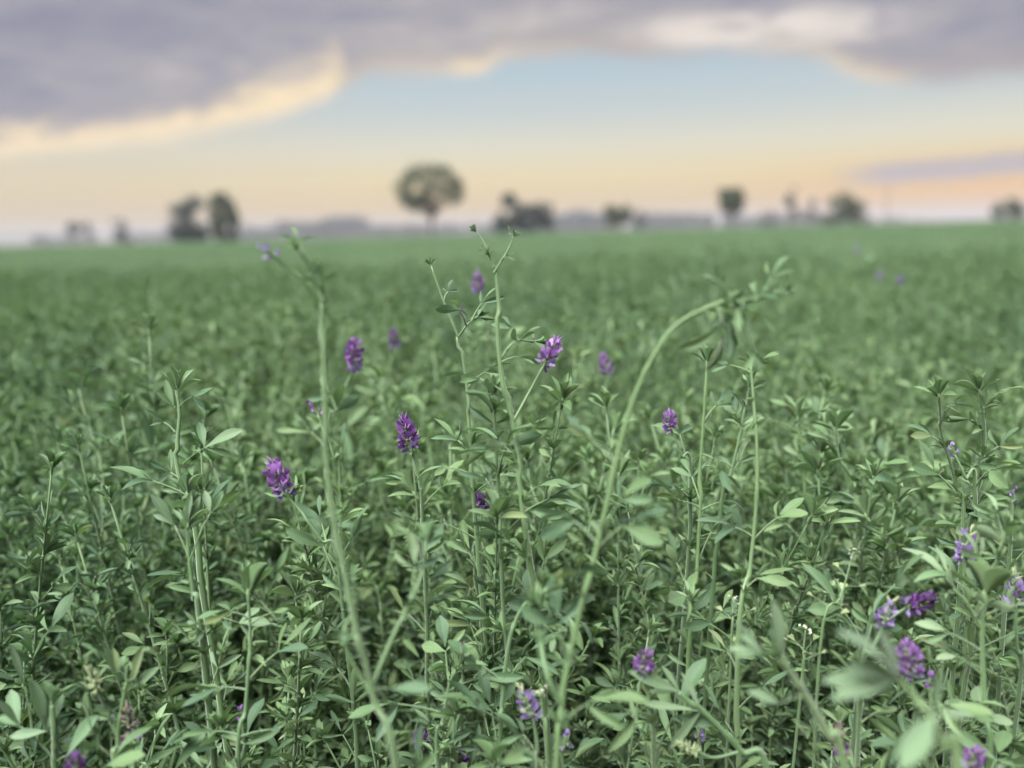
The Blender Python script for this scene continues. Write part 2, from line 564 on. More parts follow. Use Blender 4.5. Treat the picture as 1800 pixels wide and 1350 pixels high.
# ------------------------------------------------------------------ shoot description
def leaf_spec(rng, pos, az, elv, size, sizep=None, kinds=(0, 1, 2, 3, 4, 5, 6, 7)):
    """a trifoliate leaf: frame at the node, petiole length, leaflets in leaf space"""
    M = Matrix.Translation(pos) @ Matrix.Rotation(R(az), 4, 'Z') @ Matrix.Rotation(R(-elv), 4, 'Y') @ Matrix.Rotation(R(rng.uniform(-25, 25)), 4, 'X')
    pl = size * rng.uniform(0.65, 1.15) if sizep is None else sizep
    spread = rng.uniform(38, 72)
    dip = rng.uniform(-15, 34)
    ls = []
    for k, yaw in enumerate((0, 1, -1)):
        L = size * rng.uniform(0.85, 1.12) * (1.05 if k == 0 else 0.95)
        off = pl + (0.16 * size if k == 0 else 0.0)
        Ml = Matrix.Translation((off, 0, 0)) @ Matrix.Rotation(R(yaw * spread + rng.uniform(-10, 10)), 4, 'Z') @ \
            Matrix.Rotation(R(dip + rng.uniform(-14, 14)), 4, 'Y') @ Matrix.Rotation(R(-yaw * 20 + rng.uniform(-25, 25)), 4, 'X') @ Matrix.Scale(L, 4)
        ls.append((Ml, rng.choice(kinds)))
    return dict(M=M, pl=pl, ls=ls)


def nodes_along(rng, path, lo, hi, step, size, grow=0.75, cl_p=0.6, clsize=0.014, elv=(28, 62), az0=None):
    """leaves and axillary tufts on a path between arc fractions lo and hi"""
    cum = [0.0]
    for a, b in zip(path, path[1:]):
        cum.append(cum[-1] + (b - a).length)
    tot = cum[-1]

    def at(s):
        for i in range(len(cum) - 1):
            if cum[i + 1] >= s:
                t = (s - cum[i]) / max(1e-9, cum[i + 1] - cum[i])
                return path[i].lerp(path[i + 1], t)
        return path[-1]
    leaves, tufts = [], []
    s = tot * lo
    az = rng.uniform(0, 360) if az0 is None else az0
    while s < tot * hi:
        p = at(s)
        f = s / tot
        sz = size * (1 + grow * (0.72 - f)) * rng.uniform(0.8, 1.15)
        up = max(0.0, min(1.0, (f - 0.55) / 0.4))
        kd = (1, 4, 7, 3) if rng.random() < 0.25 + 0.65 * up else (0, 2, 5, 6, 3)
        leaves.append(leaf_spec(rng, p, az + rng.uniform(-35, 35), rng.uniform(*elv) + 14 * up, sz, kinds=kd))
        if rng.random() < cl_p:
            M = Matrix.Translation(p) @ Matrix.Rotation(R(az + rng.uniform(-30, 30)), 4, 'Z') @ Matrix.Rotation(R(rng.uniform(15, 45)), 4, 'Y') @ \
                Matrix.Scale(clsize * rng.uniform(0.7, 1.35), 4)
            tufts.append((M, rng.randrange(len(CLUSTERS))))
        az += 160 + rng.uniform(-30, 30)
        s += step * rng.uniform(0.75, 1.3)
    return leaves, tufts


def gen_shoot(rng, h, lean=0.10, size=0.021, step=0.034, r=0.0017, lo=0.32, bare=False, tip=True):
    a = rng.uniform(0, 6.283)
    l1, l2 = h * lean * rng.uniform(0.2, 1.0), h * lean * rng.uniform(0.5, 1.4)
    b = a + rng.uniform(-0.8, 0.8)
    pts = [Vector((0, 0, 0)), Vector((math.cos(a) * l1 * 0.4, math.sin(a) * l1 * 0.4, h * 0.4)),
           Vector((math.cos(a) * l1, math.sin(a) * l1, h * 0.72)),
           Vector((math.cos(a) * l1 + math.cos(b) * l2 * 0.5, math.sin(a) * l1 + math.sin(b) * l2 * 0.5, h))]
    path, rr = smooth_path(pts, [r * 1.25, r * 1.1, r, r * 0.55], 4)
    leaves, tufts = nodes_along(rng, path, lo, 0.95, step, size, cl_p=0.95, clsize=0.0165, elv=(34, 70))
    tg = (path[-1] - path[-2]).normalized()
    if tip:
        q = tg.to_track_quat('Z', 'Y').to_matrix().to_4x4()
        tufts.append((Matrix.Translation(path[-1]) @ q @ Matrix.Scale(0.021 * rng.uniform(0.8, 1.25), 4), rng.randrange(len(CLUSTERS))))
    return dict(path=path, rr=rr, leaves=leaves, tufts=tufts)


# ------------------------------------------------------------------ object helpers
def tag(o, label=None, cat=None, group=None, kind=None):
    if label: o['label'] = label
    if cat: o['category'] = cat
    if group: o['group'] = group
    if kind: o['kind'] = kind
    return o


KIDS = {}          # children by parent name, kept here because Object.children searches the whole file


def obj(name, me, parent=None, M=None):
    o = bpy.data.objects.new(name, me)
    C.objects.link(o)
    if parent is not None:
        o.parent = parent
        KIDS.setdefault(parent.name, []).append(o)
    if M is not None:
        o.matrix_local = M
    return o


def empty(name, loc):
    o = bpy.data.objects.new(name, None)
    o.empty_display_size = 0.02
    C.objects.link(o)
    o.location = loc
    return o


ME_LEAFLET = [to_mesh('leaflet', t, [M_LEAF]) for t in LEAFLETS]
ME_PALE = [to_mesh('leaflet', t, [M_PALE]) for t in LEAFLETS]
ME_PETIOLE = to_mesh('petiole', PETIOLE, [M_STEM])
ME_CLUSTER = [to_mesh('leaf_bud', t, [M_YOUNG, M_STEM]) for t in CLUSTERS]


def realise(root, sh, sides=6, name='stem', mat=None, pale=False):
    """stem, leaves (> leaflets) and leaf buds of a shoot description as parts of root"""
    obj(name, to_mesh(name, tube_t(sh['path'], sh['rr'], sides, ridge=0.07 if sides > 6 else 0.0), [mat or M_STEM]), root)
    for lf in sh['leaves']:
        # the leaf is its stalk (scaled unit mesh) carrying three leaflets
        S = Matrix.Diagonal((lf['pl'], 0.016, 0.016, 1))
        Lo = obj('leaf', ME_PETIOLE, root, lf['M'] @ S)
        Si = S.inverted()
        for Ml, k in lf['ls']:
            q = obj('leaflet', (ME_PALE if pale else ME_LEAFLET)[k], Lo)
            q.matrix_parent_inverse = Si
            q.matrix_basis = Ml
    for M, k in sh['tufts']:
        obj('leaf_bud', ME_CLUSTER[k], root, M)


def copy_tree(o, parent=None):
    c = o.copy()
    C.objects.link(c)
    c.parent = parent
    c.matrix_parent_inverse = o.matrix_parent_inverse
    for ch in KIDS.get(o.name, ()):
        copy_tree(ch, c)
    return c


def shoot_template(sh, rng, low=False, sides=5, per=1):
    items = [(tube_t(sh['path'][::per] if low else sh['path'], sh['rr'][::per] if low else sh['rr'], 3 if low else sides), None, rng.random(), 1)]
    for lf in sh['leaves']:
        if not low:
            items.append((PETIOLE, lf['M'] @ Matrix.Diagonal((lf['pl'], 0.016, 0.016, 1)), rng.random(), 1))
        for Ml, k in lf['ls']:
            items.append((LOWLEAF[k % 2] if low else LEAFLETS[k], lf['M'] @ Ml, rng.random(), 0))
    for M, k in sh['tufts']:
        ct = CLUSTERS[k]
        if low:
            for j in range(3):
                items.append((LOWLEAF[1], M @ Matrix.Rotation(R(120 * j + 40), 4, 'Z') @ Matrix.Rotation(R(-60), 4, 'Y') @ Matrix.Scale(0.9, 4), rng.random(), 0))
        else:
            t2 = T(ct.v, ct.f, ct.uv, [2 if m == 0 else 1 for m in ct.mi])
            items.append((t2, M, rng.random(), None))
    return join(items)


# ------------------------------------------------------------------ the setting
def disc(name, r, z, mat, seg=96):
    v = [(0, 0, z)] + [(r * math.cos(2 * math.pi * k / seg), r * math.sin(2 * math.pi * k / seg), z) for k in range(seg)]
    f = [(0, k + 1, (k + 1) % seg + 1) for k in range(seg)]
    return obj(name, to_mesh(name, T(v, f), [mat], False))


tag(disc('ground', 6500, 0.0, M_SOIL), kind='structure')


def build_hills():
    v, f = [], []
    n = 220
    rows = 5
    for i in range(n + 1):
        a = R(-62 + 124 * i / n)
        prof = 0.5 + 0.5 * mnoise.noise(Vector((i * 0.055, 3.1, 0))) + 0.22 * mnoise.noise(Vector((i * 0.21, 7.7, 0)))
        az = math.degrees(a)
        fall = 1.0 if az < 4 else max(0.12, 1 - (az - 4) / 14)
        h = (12 + 36 * max(0.05, prof)) * fall
        for k in range(rows):
            t = k / (rows - 1)
            rr_ = 2100 + 600 * t
            z = h * math.sin(math.pi * (0.5 * min(1, t / 0.6))) if t <= 0.6 else h * (1 - (t - 0.6) / 0.4)
            v.append((rr_ * math.sin(a), rr_ * math.cos(a), z - 1.0))
    for i in range(n):
        for k in range(rows - 1):
            a0 = i * rows + k
            f.append((a0, a0 + 1, a0 + rows + 1, a0 + rows))
    tag(obj('hills', to_mesh('hills', T(v, f), [M_HILL])), kind='structure')


build_hills()

FIELD_END = 172.0


def build_far_canopy():
    """top of the crop beyond the part where single shoots can be told apart"""
    rg = np.random.default_rng(4)
    v, f, uv = [], [], []
    rr_ = [26.0]
    while rr_[-1] < FIELD_END:
        rr_.append(rr_[-1] * 1.012 + 0.02)
    na = 260
    for r in rr_:
        for j in range(na + 1):
            a = R(-64 + 128 * j / na)
            x, y = r * math.sin(a), r * math.cos(a)
            z = 0.54 + 0.035 * mnoise.noise(Vector((x * 0.35, y * 0.35, 0))) + float(rg.uniform(-0.05, 0.05))
            v.append((x + float(rg.uniform(-.1, .1)), y, z if r > 26.5 else 0.0))
    for i in range(len(rr_) - 1):
        for j in range(na):
            a0 = i * (na + 1) + j
            f.append((a0, a0 + 1, a0 + na + 2, a0 + na + 1))
    o = obj('far_alfalfa_canopy', to_mesh('far_alfalfa_canopy', T(v, f), [M_FAR], True))
    tag(o, 'hazy green top of the alfalfa field running to the distant trees', 'crop', kind='stuff')


build_far_canopy()


# ------------------------------------------------------------------ trees on the horizon
def build_tree(name, label, px, top_py, width_px, dist, style, mat=None, seed=1, group='trees along the far edge of the field', n=4600):
    rg = random.Random(seed)
    mat = mat or M_FOLI
    dist *= 0.74
    base = ground_at(px, dist)
    yh = 430 - 48 * px / 1800.0
    h = (yh - top_py) / FPX * dist * 1.08 + 0.8
    w = width_px / FPX * dist
    root = empty(name, base)
    # trunk and limbs in one tapering woody mesh
    items = []
    tr = max(0.12, h * 0.022)
    if style in ('umbrella', 'round', 'slim'):
        th = {'umbrella': 0.36, 'round': 0.36, 'slim': 0.75}[style] * h
    else:
        th = 0.55 * h
    lean = rg.uniform(-0.03, 0.03) * h
    p, r_ = smooth_path([Vector((0, 0, -0.3)), Vector((lean * 0.3, 0, th * 0.5)), Vector((lean, 0, th))], [tr * 1.4, tr, tr * 0.7], 4)
    items.append((tube_t(p, r_, 8), None, 0.0, 0))
    blobs = []
    if style == 'umbrella':
        # a dome of clumps, thick to the upper left, open inside and to the lower right
        for a, rr2, s in [(168, 0.84, .19), (150, 0.86, .22), (133, 0.84, .24), (115, 0.84, .22), (97, 0.86, .21), (80, 0.86, .19), (62, 0.88, .18),
                          (45, 0.86, .17), (28, 0.86, .15), (10, 0.82, .15), (-12, 0.80, .13), (186, 0.80, .16), (204, 0.80, .15), (222, 0.82, .13), (238, 0.80, .11),
                          (-30, 0.72, .09), (-8, 0.42, .16), (190, 0.45, .14), (120, 0.42, .12), (60, 0.48, .12), (20, 0.55, .12), (225, 0.5, .12), (255, 0.5, .09), (90, 0.15, .13), (200, 0.2, .10)]:
            for yk in (-0.25, 0.0, 0.25):
                cx = math.cos(R(a)) * rr2 * w * 0.5 * rg.uniform(0.90, 1.08)
                cz = h * 0.60 + math.sin(R(a)) * rr2 * h * (0.37 if math.sin(R(a)) > 0 else 0.30)
                blobs.append((Vector((cx, yk * w * rg.uniform(.6, 1.3), cz + rg.uniform(-.02, .02) * h)), s * w * rg.uniform(.60, 1.15) * 0.62))
    elif style == 'round':
        for k in range(22):
            a, b_ = rg.uniform(0, 6.28), rg.uniform(-0.9, 1.0)
            q = rg.uniform(0.45, 0.85)
            blobs.append((Vector((math.cos(a) * w * 0.42 * q * math.cos(b_), math.sin(a) * w * 0.42 * q * math.cos(b_), h * 0.63 + math.sin(b_) * h * 0.34 * q)), w * rg.uniform(.12, .21)))
    elif style == 'slim':
        for k in range(12):
            t = rg.uniform(0.35, 1.0)
            blobs.append((Vector((rg.uniform(-.4, .4) * w, rg.uniform(-.4, .4) * w, h * t)), w * rg.uniform(.14, .30) * (0.7 + 0.6 * t)))
    elif style == 'tall':
        for k in range(26):
            t = rg.uniform(0.04, 0.93)
            q = math.sin(math.pi * min(1, 0.22 + 0.70 * t)) ** 0.5
            a = rg.uniform(0, 6.28)
            blobs.append((Vector((math.cos(a) * w * 0.40 * q, math.sin(a) * w * 0.40 * q, h * t)), w * rg.uniform(.16, .27)))
    elif style == 'block':
        for k in range(30):
            blobs.append((Vector((rg.uniform(-.42, .42) * w, rg.uniform(-.2, .2) * w, h * rg.uniform(0.15, 0.86))), h * rg.uniform(.12, .22)))
    else:   # mound
        for k in range(26):
            a = rg.uniform(-1, 1)
            t = rg.uniform(0.05, 1.0) * math.sqrt(max(0.04, 1 - a * a * 0.9))
            blobs.append((Vector((a * w * 0.42, rg.uniform(-.3, .3) * w, h * (0.05 + 0.86 * t))), w * rg.uniform(.11, .18)))
    for k, (c, s) in enumerate(blobs):
        if k % 2 == 0:
            st = Vector((lean, 0, th * rg.uniform(0.55, 1.0)))
            mid = st.lerp(c, 0.5) + Vector((0, 0, 0.04 * h))
            p, r_ = smooth_path([st, mid, c], [tr * 0.45, tr * 0.28, tr * 0.08], 3)
            items.append((tube_t(p, r_, 5), None, 0.0, 0))
    obj('trunk', to_mesh('trunk', join(items), [M_BARK]), root)
    # crown of small leaf sprays
    V, F, RN = [], [], []
    per = max(12, n // len(blobs))
    ls = max(0.16, h * (0.020 if style == 'umbrella' else 0.028))
    for c, s in blobs:
        br = rg.random() * 0.5
        for _ in range(per):
            d = Vector((rg.gauss(0, 1), rg.gauss(0, 1), rg.gauss(0, 1))).normalized() * s * (rg.random() ** 0.45) * rg.uniform(0.8, 1.25)
            q = c + d
            if q.z < 0.2:
                continue
            nn = Vector((rg.gauss(0, 1), rg.gauss(0, 1), rg.gauss(0, 1))).normalized()
            u = nn.orthogonal().normalized()
            t2 = nn.cross(u)
            l = ls * rg.uniform(0.7, 1.5)
            k = len(V)
            V += [tuple(q - u * l), tuple(q + t2 * l * 0.5), tuple(q + u * l), tuple(q - t2 * l * 0.5)]
            F.append((k, k + 1, k + 2, k + 3))
            RN.append((br + rg.random() * 0.5) % 1.0)
    t = T(V, F)
    t.rn = RN
    obj('crown', to_mesh('crown', t, [mat], False), root)
    tag(root, label, 'tree', group)
    return root


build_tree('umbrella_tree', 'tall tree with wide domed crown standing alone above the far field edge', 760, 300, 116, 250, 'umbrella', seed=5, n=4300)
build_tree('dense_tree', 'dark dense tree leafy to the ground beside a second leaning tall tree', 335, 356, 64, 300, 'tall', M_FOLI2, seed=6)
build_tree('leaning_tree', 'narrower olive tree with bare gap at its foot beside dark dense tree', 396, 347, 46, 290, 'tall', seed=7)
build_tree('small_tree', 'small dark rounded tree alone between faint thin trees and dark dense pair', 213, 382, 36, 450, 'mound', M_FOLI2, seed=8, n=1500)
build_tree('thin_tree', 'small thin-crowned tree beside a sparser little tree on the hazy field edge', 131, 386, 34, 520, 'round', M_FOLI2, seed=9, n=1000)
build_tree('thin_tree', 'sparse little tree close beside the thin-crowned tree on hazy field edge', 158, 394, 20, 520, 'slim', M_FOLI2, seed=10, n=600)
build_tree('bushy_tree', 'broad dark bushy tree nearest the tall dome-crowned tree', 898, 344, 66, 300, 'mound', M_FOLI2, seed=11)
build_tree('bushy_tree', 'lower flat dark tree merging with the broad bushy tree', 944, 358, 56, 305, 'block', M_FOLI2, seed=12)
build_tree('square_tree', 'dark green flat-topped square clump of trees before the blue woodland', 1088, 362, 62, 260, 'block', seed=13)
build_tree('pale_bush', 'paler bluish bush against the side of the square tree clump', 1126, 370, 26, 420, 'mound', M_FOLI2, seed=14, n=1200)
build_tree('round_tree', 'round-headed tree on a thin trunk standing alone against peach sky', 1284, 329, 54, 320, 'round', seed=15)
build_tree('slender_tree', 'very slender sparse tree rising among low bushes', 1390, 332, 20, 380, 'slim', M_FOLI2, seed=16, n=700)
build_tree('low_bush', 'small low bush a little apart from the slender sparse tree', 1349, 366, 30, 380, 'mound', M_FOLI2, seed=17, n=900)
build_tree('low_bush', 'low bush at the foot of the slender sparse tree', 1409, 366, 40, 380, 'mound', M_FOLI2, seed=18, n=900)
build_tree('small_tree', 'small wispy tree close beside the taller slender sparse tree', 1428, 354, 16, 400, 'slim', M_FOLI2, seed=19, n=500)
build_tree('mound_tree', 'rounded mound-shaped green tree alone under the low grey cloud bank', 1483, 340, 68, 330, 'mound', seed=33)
build_tree('mound_tree', 'low rounded tree standing alone beyond the faint utility pole', 1776, 350, 58, 330, 'mound', seed=21)


def build_pole():
    b = ground_at(1558, 240)
    root = empty('utility_pole', b)
    p, r_ = smooth_path([Vector((0, 0, -0.5)), Vector((0, 0, 5.5)), Vector((0, 0, 11.0))], [0.17, 0.15, 0.11], 2)
    obj('pole', to_mesh('pole', tube_t(p, r_, 8), [M_BARK]), root)
    p, r_ = smooth_path([Vector((-1.2, 0.15, 10.3)), Vector((1.2, 0.15, 10.3))], [0.07, 0.07], 2)
    obj('crossarm', to_mesh('crossarm', tube_t(p, r_, 4), [M_BARK]), root)
    tag(root, 'thin faint utility pole rising to the low grey cloud', 'pole')


build_pole()


def build_woodland():
    """bluish wood far behind the field that reads as one mass"""
    rg = random.Random(77)
    V, F, RN = [], [], []
    spans = [(300, 350, 408, 8), (430, 520, 397, 26), (490, 610, 388, 40), (560, 645, 380, 18), (630, 740, 394, 30), (225, 310, 408, 14), (60, 130, 414, 8), (715, 880, 392, 44),
             (955, 1070, 374, 46), (1005, 1050, 368, 10), (1110, 1250, 374, 56), (1240, 1345, 379, 40), (1340, 1480, 374, 44), (1500, 1620, 379, 20), (60, 240, 412, 26), (400, 470, 402, 20)]
    for x0, x1, ty, cnt in spans:
        for _ in range(cnt):
            px = rg.uniform(x0, x1)
            dist = rg.uniform(1250, 1600)
            yh = 430 - 48 * px / 1800.0
            h = max(5.0, (yh - ty) / FPX * dist * rg.uniform(0.72, 1.15))
            b = ground_at(px, dist)
            w = h * rg.uniform(0.5, 0.9)
            for _k in range(240):
                d = Vector((rg.gauss(0, 1), rg.gauss(0, 1), rg.gauss(0, 1))).normalized() * (rg.random() ** 0.4)
                q = b + Vector((d.x * w * 0.6, d.y * w * 0.6, h * 0.5 + d.z * h * 0.5))
                nn = Vector((rg.gauss(0, 1), rg.gauss(0, 1), rg.gauss(0, 1))).normalized()
                u = nn.orthogonal().normalized()
                t2 = nn.cross(u)
                l = h * 0.075 * rg.uniform(.7, 1.4)
                k = len(V)
                V += [tuple(q - u * l), tuple(q + t2 * l * .6), tuple(q + u * l), tuple(q - t2 * l * .6)]
                F.append((k, k + 1, k + 2, k + 3)); RN.append(rg.random())
    t = T(V, F); t.rn = RN
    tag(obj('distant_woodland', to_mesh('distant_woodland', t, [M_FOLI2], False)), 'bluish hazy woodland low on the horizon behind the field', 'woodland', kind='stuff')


build_woodland()

# ------------------------------------------------------------------ the crop beyond the near shoots (instanced, one object)


def canopy_height(x, y):
    h = 0.615 + 0.035 * mnoise.noise(Vector((x * 2.3, y * 2.3, 5.0))) + 0.03 * mnoise.noise(Vector((x * 0.7, y * 0.7, 9.0)))
    # a trodden lane that runs off to the right, where the crop stands lower
    c = 0.16 + 0.36 * y
    h -= 0.07 * math.exp(-((x - c) / 0.13) ** 2) * (1 if y < 4 else 0.4)
    return h


def scatter(name, label, pts, rot, scl, idx, coll):
    me = bpy.data.meshes.new(name)
    me.from_pydata(pts, [], [])
    a = me.attributes.new('rot', 'FLOAT_VECTOR', 'POINT'); a.data.foreach_set('vector', np.array(rot, dtype=np.float32).ravel())
    a = me.attributes.new('scl', 'FLOAT_VECTOR', 'POINT'); a.data.foreach_set('vector', np.array(scl, dtype=np.float32).ravel())
    a = me.attributes.new('idx', 'INT', 'POINT'); a.data.foreach_set('value', np.array(idx, dtype=np.int32))
    o = obj(name, me)
    g = bpy.data.node_groups.new(name, 'GeometryNodeTree')
    g.interface.new_socket('Geometry', in_out='INPUT', socket_type='NodeSocketGeometry')
    g.interface.new_socket('Geometry', in_out='OUTPUT', socket_type='NodeSocketGeometry')
    n = g.nodes
    gi, go = n.new('NodeGroupInput'), n.new('NodeGroupOutput')
    ip = n.new('GeometryNodeInstanceOnPoints')
    ci = n.new('GeometryNodeCollectionInfo')
    ci.inputs['Collection'].default_value = coll
    ci.inputs['Separate Children'].default_value = True
    ci.inputs['Reset Children'].default_value = True

    def attr(nm, typ):
        q = n.new('GeometryNodeInputNamedAttribute')
        q.data_type = typ
        q.inputs['Name'].default_value = nm
        return next(s for s in q.outputs if s.enabled and s.name == 'Attribute')
    er = n.new('FunctionNodeEulerToRotation')
    L = g.links.new
    L(gi.outputs[0], ip.inputs['Points'])
    L(ci.outputs[0], ip.inputs['Instance'])
    ip.inputs['Pick Instance'].default_value = True
    L(attr('idx', 'INT'), ip.inputs['Instance Index'])
    L(attr('rot', 'FLOAT_VECTOR'), er.inputs[0])
    L(er.outputs[0], ip.inputs['Rotation'])
    L(attr('scl', 'FLOAT_VECTOR'), ip.inputs['Scale'])
    L(ip.outputs[0], go.inputs[0])
    md = o.modifiers.new('crop', 'NODES')
    md.node_group = g
    tag(o, label, 'crop', kind='stuff')
    return o


NEAR_END = 1.16
FRONT = 0.52


def build_crop():
    rng = random.Random(11)
    coll = bpy.data.collections.new('crop_sources')
    nv = 12
    for k in range(nv):
        sh = gen_shoot(rng, 0.60, lean=0.13, size=0.0185, step=0.0195, lo=0.42, r=0.0011)
        t = shoot_template(sh, rng)
        coll.objects.link(bpy.data.objects.new('crop_a%02d' % k, to_mesh('crop_shoot', t, [M_LEAF, M_STEM, M_YOUNG])))
    pts, rot, scl, idx = [], [], [], []
    n_try = 0
    y1 = 5.0
    # density falls off with distance
    while n_try < 19000:
        n_try += 1
        y = math.sqrt(rng.uniform(NEAR_END ** 2 * 0.8, y1 ** 2))
        hw = 0.70 * y + 0.35
        x = rng.uniform(-hw, hw)
        if y < NEAR_END and abs(x) < 0.66 * y + 0.10:
            continue
        if y > 2.4 and rng.random() < (y - 2.4) / 4.5:
            continue
        hh = canopy_height(x, y) * rng.uniform(0.90, 1.06)
        if rng.random() < 0.03:
            hh *= 1.08
        s = hh / 0.60
        pts.append((x, y, 0)); rot.append((rng.uniform(-.12, .12), rng.uniform(-.12, .12), rng.uniform(0, 6.283)))
        w = rng.uniform(0.85, 1.2)
        scl.append((w, w, s)); idx.append(rng.randrange(nv))
    # lower shoots that fill the crop between the tall near ones, and the crop beside and behind the camera
    for _ in range(1250):
        y = math.sqrt(rng.uniform(0.50 ** 2, NEAR_END ** 2))
        x = rng.uniform(-1, 1) * (0.70 * y + 0.25)
        hh = rng.uniform(0.36, 0.55) * (0.86 if y < 0.6 else 1.0) if y < 0.72 else rng.uniform(0.46, 0.60)
        pts.append((x, y, 0)); rot.append((rng.uniform(-.15, .15), rng.uniform(-.15, .15), rng.uniform(0, 6.283)))
        w = rng.uniform(0.9, 1.25)
        scl.append((w, w, hh / 0.6)); idx.append(rng.randrange(nv))
    for _ in range(2600):  # out-of-view crop around the camera, added to shade the lower front plants
        x, y = rng.uniform(-1.9, 1.9), rng.uniform(-1.5, 0.75)
        if (x * x + y * y < 0.45 ** 2) or (y > 0 and abs(x) < 0.80 * y + 0.30):
            continue
        hh = canopy_height(x, y) * rng.uniform(0.86, 1.04)
        pts.append((x, y, 0)); rot.append((rng.uniform(-.12, .12), rng.uniform(-.12, .12), rng.uniform(0, 6.283)))
        scl.append((1.05, 1.05, hh / 0.6)); idx.append(rng.randrange(nv))
    scatter('alfalfa_crop', 'dense leafy alfalfa crop filling the field around and behind the nearest shoots', pts, rot, scl, idx, coll)
    # blocks of crop farther out
    coll2 = bpy.data.collections.new('crop_block_sources')
    nb = 5
    for k in range(nb):
        items = []
        for _ in range(70):
            sh = gen_shoot(rng, 0.60 * rng.uniform(0.86, 1.07), lean=0.14, size=0.024, step=0.038, lo=0.62, r=0.0013)
            t = shoot_template(sh, rng, low=True, per=4)
            M = Matrix.Translation((rng.uniform(-.3, .3), rng.uniform(-.3, .3), 0)) @ Matrix.Rotation(rng.uniform(0, 6.28), 4, 'Z')
            A = np.array(M)
            t.v = t.v @ A[:3, :3].T + A[:3, 3]
            items.append(t)
        V, F, U, MI, RN = [], [], [], [], []
        b = 0
        for t in items:
            V.append(t.v); F += [tuple(i + b for i in q) for q in t.f]; U.append(t.uv); MI += t.mi; RN += t.rn
            b += len(t.v)
        tt = T(np.concatenate(V), F, np.concatenate(U), MI); tt.rn = RN
        coll2.objects.link(bpy.data.objects.new('crop_b%02d' % k, to_mesh('crop_block', tt, [M_LEAF, M_STEM, M_YOUNG])))
    pts, rot, scl, idx = [], [], [], []
    y = 4.3
    while y < 44:
        stp = 0.42 if y < 14 else 0.55
        x = -(0.70 * y + 0.8)
        while x < 0.70 * y + 0.8:
            px, py = x + rng.uniform(-.15, .15), y + rng.uniform(-.15, .15)
            pts.append((px, py, 0)); rot.append((0, 0, rng.uniform(0, 6.28)))
            s = canopy_height(px, py) / 0.615 * rng.uniform(0.96, 1.04)
            scl.append((1.0, 1.0, s)); idx.append(rng.randrange(nb))
            x += stp
        y += stp
    scatter('outer_alfalfa_crop', 'soft blurred alfalfa crop in the middle distance', pts, rot, scl, idx, coll2)


build_crop()

# ------------------------------------------------------------------ flowers


def floret_t(open_=1.0):
    """pea-flower, unit length along +X, standard rising to +Z; materials 0 petal, 1 calyx"""
    items = []
    path, rr = smooth_path([Vector((-0.1, 0, 0)), Vector((0.12, 0, 0)), Vector((0.42, 0, 0.02))], [0.03, 0.085, 0.10], 2)
    items.append((tube_t(path, rr, 5, 0, False), None, 0.0, 1))

    def std(t, s):
        c = (s - 0.5) * 2
        w = 0.10 + 0.26 * math.sin(math.pi * min(1, t * 0.85 + 0.1)) * open_
        x = 0.36 + 0.48 * t - 0.10 * t * t * open_
        z = 0.04 + 0.16 * t + 0.44 * t * t * open_ - 0.10 * c * c * (1 - 0.3 * t)
        return (x, c * w, z)
    items.append((grid(4, 4, std), None, 0.0, 0))
    for sgn in (-1, 1):
        def wing(t, s, sgn=sgn):
            w = 0.05 + 0.14 * math.sin(math.pi * min(1, t * 0.9 + 0.08))
            return (0.36 + 0.58 * t, sgn * (0.05 + 0.10 * t * open_ + 0.05 * s), -0.06 + (s - 0.6) * w * 1.7 + 0.06 * t)
        items.append((grid(3, 2, wing), None, 0.42, 0))
    return join(items)


def bud_t():
    path, rr = smooth_path([Vector((-0.1, 0, 0)), Vector((0.25, 0, 0.0)), Vector((0.55, 0, 0.03)), Vector((0.85, 0, 0.08))], [0.03, 0.11, 0.10, 0.02], 2)
    return tube_t(path, rr, 5)


FL_OPEN, FL_HALF, FL_BUD = floret_t(1.0), floret_t(0.45), bud_t()
ME_FL = {}
for key, mp in (('purple', M_PURPLE), ('dark', M_DARKP), ('lilac', M_LILAC), ('spent', M_SPENT)):
    ME_FL[key] = [to_mesh('floret', FL_OPEN, [mp, M_CALYX]), to_mesh('floret', FL_HALF, [mp, M_CALYX]), to_mesh('floret', FL_BUD, [mp])]
ME_FL['bud'] = [to_mesh('floret', FL_BUD, [M_BUD])] * 3


